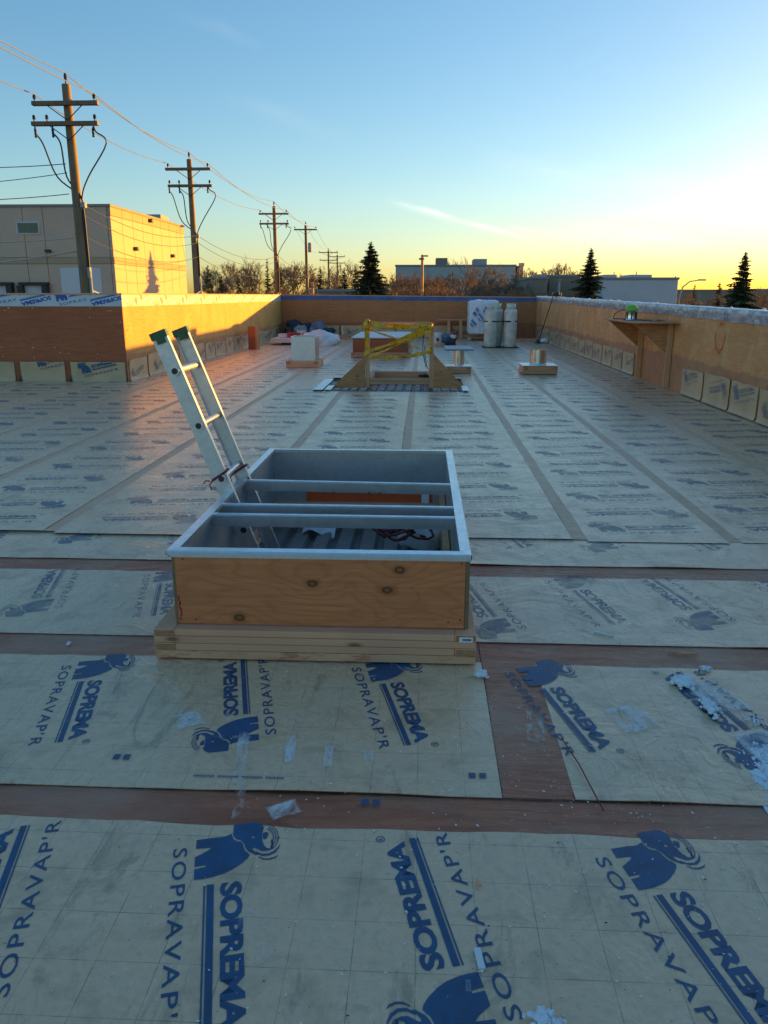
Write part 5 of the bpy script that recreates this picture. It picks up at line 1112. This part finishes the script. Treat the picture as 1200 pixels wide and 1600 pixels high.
# ---------------------------------------------------------------- power line
POLES = []
def insulator(mb, p, h=.18): mb.lathe([(.02, 0), (.02, h*.3), (.05, h*.35), (.035, h*.55), (.05, h*.6), (.03, h*.95), (0, h)], tuple(p), 8)
def pole(px_top, py_top, Y, r0, lab, arms, full=True, seed=0):
    t = at(px_top, py_top, Y); T = thing('utility_pole', lab, 'utility pole', (t.x, t.y, GZ), 0, 'utility poles along the lane'); H = t.z-GZ
    mb = MB(); mb.tube([(0, 0, 0), (0, 0, H*.5), (0, 0, H)], [r0*1.15, r0*.95, r0*.72], 14); mb.build('pole_shaft', M['pole'], T)
    sc = Y/24.0; wires = []
    for (dz, x0, x1, ins) in arms:
        z = H+dz; mb = MB(); mb.box((x0, -.16-r0*.7, z-.055), (x1, -r0*.72, z+.055), bev=.008); arm = mb.build('crossarm', M['pole'], T)
        br = MB(); 
        for s in (-1, 1): br.tube([(s*min(abs(x0), x1)*.55, -.12-r0*.7, z-.05), (0, -r0*.8, z-.42)], .014, 5)
        br.build('arm_brace', M['dark'], T)
        for xi in ins: im = MB(); insulator(im, (xi, -.10-r0*.7, z+.055)); im.build('insulator', M['insul'], arm); wires.append(Vector((t.x+xi, t.y-.10-r0*.7, GZ+z+.24)))
    im = MB(); insulator(im, (0, 0, H), .3); im.build('insulator', M['insul'], T); wires.append(Vector((t.x, t.y, GZ+H+.3)))
    POLES.append((t, H, r0, wires, T)); return T, t, H
T1, t1, H1 = pole(103, 132, 24.0, .165, 'nearest utility pole, standing left before the pale building', [(-.52, -.93, .95, (-.85, .85)), (-1.04, -1.0, .90, (-.92, -.55, .82))])
T2, t2, H2 = pole(295.5, 249, 36.8, .155, 'second utility pole, at the right end of the yellow lit wall', [(-.42, -1.02, .97, (-.9, .85)), (-1.1, -.95, 1.0, (-.88, -.45, .9))])
T3, t3, H3 = pole(428, 322, 55.5, .15, 'third utility pole, among bare trees beyond the building', [(-.50, -1.0, 1.0, (-.9, .85)), (-1.12, -.98, 1.0, (-.9, -.4, .9))])
T4, t4, H4 = pole(477.5, 352, 71, .15, 'fourth utility pole with one crossarm and a transformer', [(-.36, -.98, 1.0, (-.9, .9))])
T5, t5, H5 = pole(513, 391, 112, .15, 'fifth utility pole with two arms, left of the last pair', [(-.3, -1.3, 1.3, (-1.2, 1.2)), (-1.3, -1.2, 1.2, (-1.1, 1.1))])
T6, t6, H6 = pole(527, 398, 124, .15, 'last utility pole of the row, just left of the tall spruce', [(-.3, -1.2, 1.2, (-1.1, 1.1)), (-1.2, -1.2, 1.2, (-1.1, 1.1))])
mb = MB(); mb.lathe([(.14, -2.2), (.16, -2.18), (.16, -1.5), (.12, -1.42), (0, -1.4)], (.33, -.1, H4), 12); mb.build('transformer', M['hvac'], T4)
# riser cables and their terminations on the first three poles
def risers(T, t, H, r0, xs, drop, sc=1.0):
    mb = MB()
    for x in xs:
        p0 = Vector((x, -.2-r0*.7, H-1.10)); pts = [p0, p0+Vector((-.03*sc if x < 0 else .06, 0, -.18)), Vector((x*1.02+(.1 if x < 0 else .25), -.15, H-1.55)), Vector((x*.55, -.1, H-drop*.82)), Vector((.16+.03*x, -.06, H-drop)), Vector((.17+.03*x, -.04, H-drop-.6)), Vector((.17+.03*x, -.04, H-drop-2.6))]
        q = []                                                  # smooth the hanging cable
        for i in range(len(pts)-1):
            for k in range(5): 
                s = k/5; a = pts[max(i-1, 0)]; b, c = pts[i], pts[i+1]; d = pts[min(i+2, len(pts)-1)]
                q.append(.5*((2*b)+(c-a)*s+(2*a-5*b+4*c-d)*s*s+(3*b-a-3*c+d)*s**3))
        q.append(pts[-1]); mb.tube(q, .022, 6)
        mb.lathe([(.02, 0), (.04, .02), (.03, .08), (.04, .1), (.03, .16), (.04, .18), (.02, .26)], (x-.02, -.2-r0*.7, H-1.42), 8)
    mb.build('riser_cable', M['cable'], T)
risers(T1, t1, H1, .165, (-.85, -.35, .80), 2.95); risers(T2, t2, H2, .155, (-.85, -.4, .85), 3.1); risers(T3, t3, H3, .15, (-.85, -.4, .85), 3.1)
for T, H in ((T1, H1), (T2, H2)):
    mb = MB(); mb.box((.12, -.12, H-3.25), (.26, .05, H-3.1), bev=.01); mb.box((.13, -.1, H-5.2), (.22, .03, H-4.9), bev=.01); mb.tube([(.19, -.04, H-5.0), (.19, -.04, H-9.5)], .05, 8); mb.build('conduit', M['hvac'], T)
def wire(name, pts, sag, r, mat, lab, group):
    mb = MB()
    for a, b in zip(pts, pts[1:]):
        n_ = 18; L_ = (b-a).length; mb.tube([a.lerp(b, i/n_)-Vector((0, 0, sag*L_*.04*4*(i/n_)*(1-i/n_))) for i in range(n_+1)], r, 5)
    tag(mb.build(name, M[mat]), lab, 'wire', group)
def prim(idx): return [p[3][idx] for p in POLES]
def back(p, dy=18): return [Vector((p.x+.25, p.y-dy, p.z+.2))]
g_ = 'conductors strung from pole to pole'
top = [P[3][-1] for P in POLES]; wire('overhead_wire', back(top[0])+top, .55, .013, 'wire', 'topmost pale conductor running over all the pole tops', g_)
wl_ = [P[3][0] for P in POLES]; wire('overhead_wire', back(wl_[0])+wl_, .55, .013, 'wire', 'conductor on the left end of the upper crossarms', g_)
wr2 = [P[3][1] for P in POLES]; wire('overhead_wire', back(wr2[0])+wr2, .55, .013, 'wire', 'conductor on the right end of the upper crossarms', g_)
def on_pole(P, dz, dx=.17): return Vector((P[0].x+dx, P[0].y-.05, GZ+P[1]+dz))
for dz, lab in ((-3.15, 'upper of three dark secondary wires between the poles'), (-3.45, 'middle of three dark secondary wires between the poles'), (-4.05, 'lowest of three dark secondary wires between the poles')):
    wire('secondary_wire', [on_pole(P, dz) for P in POLES[:5]], .85 if dz < -3.2 else .75, .011, 'cable', lab, 'secondary wires between the poles')
for dz, r_, lab, mt in ((-5.55, .022, 'upper drooping communication cable between the poles', 'cable_lt'), (-6.05, .030, 'lower drooping communication cable between the poles', 'cable_lt')):
    wire('communication_cable', [on_pole(P, dz) for P in POLES[:5]], 1.0, r_, mt, lab, 'communication cables between the poles')
for (y0, y1, x, r_, mt, lab) in ((256, 260, 103, .012, 'cable', 'topmost side wire leaving the nearest pole to the left'), (270, 282, 105, .011, 'cable', 'second side wire leaving the nearest pole to the left'), (303, 310, 108, .012, 'cable', 'third side wire leaving the nearest pole to the left'),
        (372, 377, 115, .018, 'cable_lt', 'fourth side wire, pale, leaving the nearest pole to the left'), (391, 408, 126, .028, 'cable_lt', 'thick lowest side cable leaving the nearest pole to the left')):
    a = at(x, y0, 23.9); b = at(-60, y1+(y1-y0)*.5, 24.4); wire('side_wire', [a, b], .25, r_, mt, lab, 'side wires from the nearest pole')

# ---------------------------------------------------------------- pale tilt-up building at the left
BX, BY0, BY1 = -15.0, 39.3, 51.3; BT = at(190, 322, BY0).z; BL = -36.0
T = thing('warehouse', 'pale tilt-up concrete building at the left with its right wall sunlit yellow', 'warehouse', (BX-5, BY0+5, GZ)); bpy.context.view_layer.update()
zb1 = at(240, 408, 43.7).z; zb0 = at(240, 417, 43.7).z
with Kids(T):
    mb = MB(); mb.box((BL, BY0+.16, GZ), (BX-.16, BY1, BT-.1)); mb.build('core', M['tilt'])
    def wpanel(side, a, b, z0, z1, m, name, proud=0.0, gap=.012):
        mb = MB()
        if side == 's': mb.box((a+gap, BY0-proud, z0), (b-gap, BY0+.15, z1), bev=.012)
        else: mb.box((BX-.15, a+gap, z0), (BX+proud, b-gap, z1), bev=.012)
        return mb.build(name, M[m])
    xs = [BX]; 
    for w_ in (3.3, 1.0, 5.0, 1.5, 4.6, 1.4, 4.2): xs.append(xs[-1]-w_)
    for b, a in zip(xs, xs[1:]):
        for (z0, z1, m, p_) in ((GZ, zb0-.01, 'tilt', 0), (zb0, zb1, 'tilt_band', .02), (zb1+.01, BT-.02, 'tilt', 0)): wpanel('s', a, b if b != BX else BX-.16, z0, z1, m, 'wall_panel' if m == 'tilt' else 'wall_band', p_)
    ys_ = [BY0+(BY1-BY0)*k/8 for k in range(9)]
    for a, b in zip(ys_, ys_[1:]):
        for (z0, z1, m, p_) in ((GZ, zb0-.01, 'tilt', 0), (zb0, zb1, 'tilt_band', .02), (zb1+.01, BT-.42, 'tilt', 0), (BT-.41, BT-.02, 'tilt_band', .02)): wpanel('e', a, b, z0, z1, m, 'wall_panel' if m == 'tilt' else 'wall_band', p_)
    mb = MB(); mb.box((BL, BY0-.06, BT-.02), (BX+.06, BY1+.06, BT+.10), bev=.01); mb.build('roof_edge_flashing', M['tilt_cap'])
    def s_box(x0, y0, x1, y1, m, name, d0=-.03, d1=-.002):
        a, b = at(x0, y1, BY0), at(x1, y0, BY0); mb = MB(); mb.box((a.x, BY0+d0, a.z), (b.x, BY0+d1, b.z), bev=.006); return mb.build(name, M[m])
    wf_ = s_box(26, 346, 61, 366, 'frame_w', 'window'); s_box(29, 348.5, 43, 364, 'glass', 'window_pane', -.036, -.031); s_box(45, 348.5, 59, 364, 'glass', 'window_pane', -.036, -.031)
    d1 = s_box(99, 418.5, 157, 470, 'door_w', 'overhead_door'); 
    s_box(73, 390, 80, 394.5, 'dark', 'wall_light', -.22, -.003)
    for x0 in (-22, 33): 
        s_box(x0, 441, x0+44, 445.5, 'black', 'dock_seal', -.30, -.003); s_box(x0, 446, x0+6, 470, 'black', 'dock_seal', -.30, -.003); s_box(x0+38, 446, x0+44, 470, 'black', 'dock_seal', -.30, -.003); s_box(x0+7, 446, x0+37, 470, 'door_w', 'dock_door', -.05, -.003)
    for (px, py, Y) in ((221, 389, 42.3), (283, 400, 48.5), (250, 345, 44.9)): c = at(px, py, Y); mb = MB(); mb.box((BX+.003, c.y-.14, c.z-.09), (BX+.2, c.y+.14, c.z+.1), bev=.02); mb.build('wall_light', M['dark'])
    mb = MB(); mb.box((BX-1.6, 48.5, BT+.1), (BX-.5, 50, BT+.5), bev=.02); mb.build('roof_unit', M['hvac'])
mb = MB(); mb.lathe([(.5, 0), (.5, .02), (.35, .03)], (0, 0, 0), 6)

# ---------------------------------------------------------------- far buildings
def building(lab, boxes, cat='building', name='building'):
    T = thing(name, lab, cat, tuple(at(boxes[0][0], 462, boxes[0][4])[:2])+(GZ,)); bpy.context.view_layer.update()
    with Kids(T):
        for (x0, y0, x1, y1, Y, dep, mat, nm, on_roof) in boxes:
            a, b = at(x0, y1 if on_roof else 462, Y), at(x1, y0, Y); mb = MB(); mb.box((a.x, Y, a.z if on_roof else GZ), (b.x, Y+dep, b.z), bev=.03); mb.build(nm, M[mat])
            if not on_roof:
                mb = MB(); mb.box((a.x-.1, Y-.12, b.z), (b.x+.1, Y+dep+.1, b.z+.25), bev=.02); mb.build('roof_edge', M['tilt_cap'])
                for k in range(1, int((b.x-a.x)/5)): mb = MB(); mb.box((a.x+k*5-.06, Y-.03, GZ), (a.x+k*5+.06, Y-.003, b.z-.05)); mb.build('panel_joint', M['hvac'])
    return T
building('long white low building with two rooftop units, behind bare trees', [(618, 416, 806, 460, 128, 30, 'wall_pale', 'wall', 0), (806.5, 418, 812, 460, 128.5, 26, 'wall_sun_tint', 'end_wall', 0), (681, 403, 699, 415.5, 130, 5, 'wall_brown', 'roof_unit', 1), (740, 404.5, 761, 415.5, 130, 5, 'hvac', 'roof_unit', 1), (618, 437, 690, 441, 127.7, .25, 'tilt_cap', 'fascia', 1)])
building('brown low building left of the right hand spruce', [(828, 436, 856, 462, 96, 18, 'wall_brown', 'wall', 0), (857, 432.5, 907, 462, 100, 20, 'wall_brown', 'wall', 0), (838, 428.5, 852, 435.5, 97, 3, 'hvac', 'roof_unit', 1), (872, 440, 876, 462, 95.5, .6, 'wall_pale', 'downpipe', 0)])
building('plain white boxy building with two rooftop boxes, right of the spruce', [(940, 437, 1060, 470, 92, 22, 'wall_white', 'wall', 0), (945, 429, 964, 436.5, 93, 5, 'wall_white', 'roof_unit', 1), (985, 429, 1019, 436.5, 93, 5, 'wall_white', 'roof_unit', 1), (1055.5, 431, 1056.5, 437, 93, .3, 'hvac', 'flue', 1), (959.5, 424.5, 960.5, 429, 94, .3, 'hvac', 'flue', 1), (994.5, 424, 995.5, 429, 94, .3, 'hvac', 'flue', 1)])
building('long low brown building along the right horizon', [(1049, 454.5, 1330, 480, 150, 30, 'wall_brown', 'wall', 0), (1180, 451, 1215, 454, 152, 6, 'hvac', 'roof_unit', 1)])
building('dark low shed behind the far parapet at the left', [(480, 456, 600, 470, 78, 10, 'wall_brown', 'wall', 0)], 'shed', 'shed')
T = thing('chimney', 'slim vertical stack behind the white low building', 'stack', tuple(at(813, 462, 140)[:2])+(GZ,)); a = at(813, 411, 140)
mb = MB(); mb.tube([(0, 0, 0), (0, 0, a.z-GZ)], .35, 10); mb.build('shaft', M['hvac'], T); mb = MB(); mb.lathe([(.5, 0), (.5, .5)], (0, 0, a.z-GZ-.5), 10); mb.build('rim', M['hvac'], T)
def street_lamp(px, py, Y, lab, arm):
    t = at(px, py, Y); T = thing('street_lamp', lab, 'street lamp', (t.x, t.y, GZ), 0, 'street lamps'); H = t.z-GZ; mb = MB()
    if arm: mb.tube([(0, 0, 0), (0, 0, H-1.6), (.25, 0, H-.7), (.9, 0, H-.15), (1.9, 0, H)], [.11, .08, .07, .06, .05], 8); mb.build('mast', M['hvac'], T); mb = MB(); mb.box((1.7, -.14, H-.07), (2.5, .14, H+.08), bev=.03); mb.build('lamp_head', M['hvac'], T)
    else:
        mb.tube([(0, 0, 0), (0, 0, H)], [.15, .11], 8); mb.build('mast', M['lumber_old'], T); mb = MB(); mb.box((-.12, -.12, H-.16), (.50, .12, H-.04), bev=.03); mb.build('lamp_head', M['lumber'], T); mb = MB(); mb.box((-.28, -.1, H-.42), (.15, .1, H-.26), bev=.03); mb.build('cross_bracket', M['bark_pale'], T)
street_lamp(660, 398, 70, 'pale wooden pole with a short lamp arm, right of the tall spruce', False); street_lamp(1064, 437.5, 85, 'curved arm street lamp at the right end of the white box building', True)
street_lamp(488, 441, 62, 'short bracketed post rising behind the far parapet', False)

# ---------------------------------------------------------------- trees
def spruce(px, py, Y, halfw, lab, seed, dens=1.0, grp='spruce trees'):
    t = at(px, py, Y); H = t.z-GZ; rnd = random.Random(seed); wr = halfw*Y/1230.0*1.9; T = thing('spruce_tree', lab, 'spruce tree', (t.x, t.y, GZ), 0, grp)
    mb = MB(); mb.tube([(0, 0, 0), (0, 0, H*.6), (0, 0, H*.99)], [.18*H/10, .10*H/10, .012], 7); mb.build('trunk', M['bark'], T); mb = MB()
    n_ = int(58*dens); z0 = H*.12
    for w_ in range(n_):
        f = w_/(n_-1); z = z0+(H-z0)*(1-(1-f)**1.0)*.985; Lb = wr*((1-f)**.88)*rnd.uniform(.82, 1.12)+.06
        nb = max(5, int((15-7*f)*dens))
        for b in range(nb):
            a = b*2*math.pi/nb+w_*1.7+rnd.uniform(-.25, .25); L_ = Lb*rnd.uniform(.5, 1.22)*(1+.5*noise.noise((math.cos(a)*1.3+seed, math.sin(a)*1.3, z*.55))); up = .55*f-.16+rnd.uniform(-.1, .1); d = Vector((math.cos(a), math.sin(a), 0)); sd_ = Vector((-math.sin(a), math.cos(a), 0)); zz = z+rnd.uniform(-.1, .1)
            ns = max(3, int(L_/.20)); 
            for k in range(ns):
                s = (k+.5)/ns; s0 = max(0, s-.75/ns); s1 = min(1.04, s+.85/ns); c0_ = d*(L_*s0)+Vector((0, 0, zz+L_*up*s0-.26*L_*s0*s0)); c1_ = d*(L_*s1)+Vector((0, 0, zz+L_*up*s1-.26*L_*s1*s1)); wd = (.12+.24*L_*(1-s)+.06)*rnd.uniform(.7, 1.2)
                for sg in (-1, 1):
                    tip = (c0_+c1_)*.5+sd_*(sg*wd)+d*(wd*.45)+Vector((0, 0, -wd*rnd.uniform(.15, .6))); mb.add([c0_, c1_, tip], [(0, 1, 2)])
                mb.add([c0_, c1_, c1_*.4+c0_*.6+Vector((0, 0, -wd*rnd.uniform(.5, 1.0)))], [(0, 1, 2)])
    mb.tube([(0, 0, H*.95), (0, 0, H)], [.05, .01], 5); mb.build('crown', M['needle'], T)
def bare_tree(px, py, Y, spread, lab, seed, mat='twig', bark='bark', grp='bare trees', depth=7):
    t = at(px, py, Y); H = t.z-GZ; rnd = random.Random(seed); T = thing('bare_tree', lab, 'bare tree', (t.x, t.y, GZ), 0, grp); trunk = MB(); tw = MB(); W = spread*Y/1230.0
    def grow(p, d, L_, r_, lev):
        q = p+d*L_+Vector((rnd.uniform(-.05, .05), rnd.uniform(-.05, .05), 0))*L_
        (trunk if lev < 2 else tw).tube([p, (p+q)/2+Vector((rnd.uniform(-.04, .04), rnd.uniform(-.04, .04), .0))*L_, q], [r_, r_*.85, r_*.68], 5 if lev < 2 else 3, caps=False)
        if lev >= depth: return
        for k in range(3 if lev < 4 else rnd.choice((2, 3))):
            a = rnd.uniform(0, 6.28); sp = rnd.uniform(.28, .62)*(1.25 if lev < 2 else 1.0)*min(1.6, W/(H*.13)); o = Vector((math.cos(a), math.sin(a), 0)); nd = (d+o*sp+Vector((0, 0, .14))).normalized(); grow(p.lerp(q, rnd.uniform(.62, 1.0)), nd, L_*rnd.uniform(.62, .82), max(r_*.60, .00015*Y), lev+1)
    L0 = H*.27; grow(Vector((0, 0, 0)), Vector((rnd.uniform(-.05, .05), 0, 1)).normalized(), L0, H*.016, 0)
    zmax = max(v[2] for v in tw.v); s = H/zmax
    for m_ in (trunk, tw): m_.v = [(v[0]*s, v[1]*s, v[2]*s) for v in m_.v]
    trunk.build('trunk', M[bark], T); tw.build('crown', M[mat], T)
spruce(580, 377, 54, 40, 'tall dark spruce standing behind the far parapet, left of centre', 1, 1.15)
spruce(924, 386, 78.5, 27, 'dark spruce before the white box building on the right', 2, 1.0); spruce(1166, 392, 64, 27, 'dark spruce near the right edge of the picture', 3, 1.0)
spruce(1125, 440, 118, 11, 'small spruce just left of the right edge spruce', 4, .6); spruce(1086, 444, 128, 7, 'tiny spruce near the curved street lamp', 5, .5)
for i, (x, y, Y, hw_, lab) in enumerate([(324, 414, 62, 14, 'dark spruce next to the second utility pole'), (345, 428, 66, 14, 'low spruce left of the far distant pole'), (372, 432, 70, 16, 'low wide spruce before the bare trees at the left'), (437, 418, 76, 9, 'narrow spruce right of the third utility pole'), (417, 404, 80, 8, 'narrow tall spruce left of the third utility pole'),
        (500, 415, 80, 12, 'dark spruce right of the fourth utility pole'), (538, 417, 86, 14, 'dark spruce between the last pole and the tall spruce'), (555, 412, 90, 12, 'dark spruce just left of the tall spruce'), (393, 436, 66, 14, 'low spruce below the tall bare tree')]): spruce(x, y, Y, hw_, lab, 20+i, .62, 'dark spruces behind the poles')
for i, (x, y, Y, sp, lab, mt, bk) in enumerate([(408, 396, 84, 22, 'tall bare tree left of the third utility pole', 'twig', 'bark'), (460, 406, 88, 26, 'wide bare tree between the third and fourth poles', 'twig', 'bark'), (380, 415, 90, 22, 'bare tree over the low spruces at the left', 'twig', 'bark'), (352, 404, 110, 18, 'far bare tree behind the low spruces', 'twig', 'bark'), (720, 397, 95, 30, 'tall bare tree before the white low building', 'twig', 'bark_pale'),
        (636, 424, 82, 26, 'russet bare tree right of the tall spruce', 'twig_red', 'bark_pale'), (684, 428, 80, 20, 'bushy russet tree right of the wooden lamp pole', 'twig_red', 'bark_pale'), (664, 420, 84, 20, 'russet bare tree behind the wooden lamp pole', 'twig_red', 'bark_pale'), (757, 418, 90, 26, 'bare tree before the right half of the white low building', 'twig', 'bark_pale'), (786, 412, 98, 22, 'bare tree near the end wall coloured as sunlit', 'twig', 'bark_pale'),
        (700, 400, 135, 26, 'far bare tree rising behind the rooftop unit', 'twig', 'bark'), (820, 418, 110, 16, 'thin bare tree right of the slim stack', 'twig', 'bark_pale'), (900, 408, 104, 20, 'bare tree left of the right hand spruce', 'twig', 'bark'), (972, 426, 130, 16, 'bare tree behind the white box building', 'twig', 'bark'), (612, 428, 88, 18, 'small bare tree at the foot of the tall spruce', 'twig', 'bark_pale'), (545, 404, 100, 20, 'bare tree left of the tall spruce', 'twig', 'bark'), (1185, 446, 115, 16, 'low bare tree at the right edge', 'twig', 'bark')]): bare_tree(x, y, Y, sp, lab, 60+i, mt, bk)
bh = MB(); rnd = random.Random(77)                              # scrub and hedges along the lane and the lot edges
def scrub(x0, x1, ytop, Y, dy, n_):
    for i in range(n_):
        px = rnd.uniform(x0, x1); yy = Y+rnd.uniform(-dy, dy); lump = noise.noise((px*.035, Y, 1))+.5*noise.noise((px*.11, Y, 4)); tp = at(px, ytop-9*lump+abs(rnd.gauss(0, 6)), yy); h = rnd.uniform(1.6, 2.6)
        def grow(p, d, L_, r_, lev):
            q = p+d*L_; bh.tube([p, q], [r_, r_*.7], 3, caps=False)
            if lev < 3:
                for k in range(3 if lev < 2 else 2):
                    a = rnd.uniform(0, 6.28); grow(p.lerp(q, rnd.uniform(.5, 1)), (d+Vector((math.cos(a), math.sin(a), rnd.uniform(-.2, .5)))*.55).normalized(), L_*rnd.uniform(.55, .8), max(r_*.62, .00022*Y), lev+1)
        a = rnd.uniform(0, 6.28); grow(Vector((tp.x, tp.y, tp.z-h)), Vector((math.cos(a)*.3, math.sin(a)*.3, 1)).normalized(), h*.42, .03, 0)
scrub(320, 480, 444, 60, 6, 90); scrub(600, 720, 440, 74, 6, 150); scrub(700, 830, 446, 86, 8, 110); scrub(470, 620, 450, 56, 4, 70); scrub(1060, 1210, 457, 120, 10, 50); scrub(820, 910, 449, 88, 6, 50)
tag(bh.build('scrub', M['twig_red']), 'leafless brown scrub and hedges along the lots beyond the roof', 'scrub', kind='stuff')
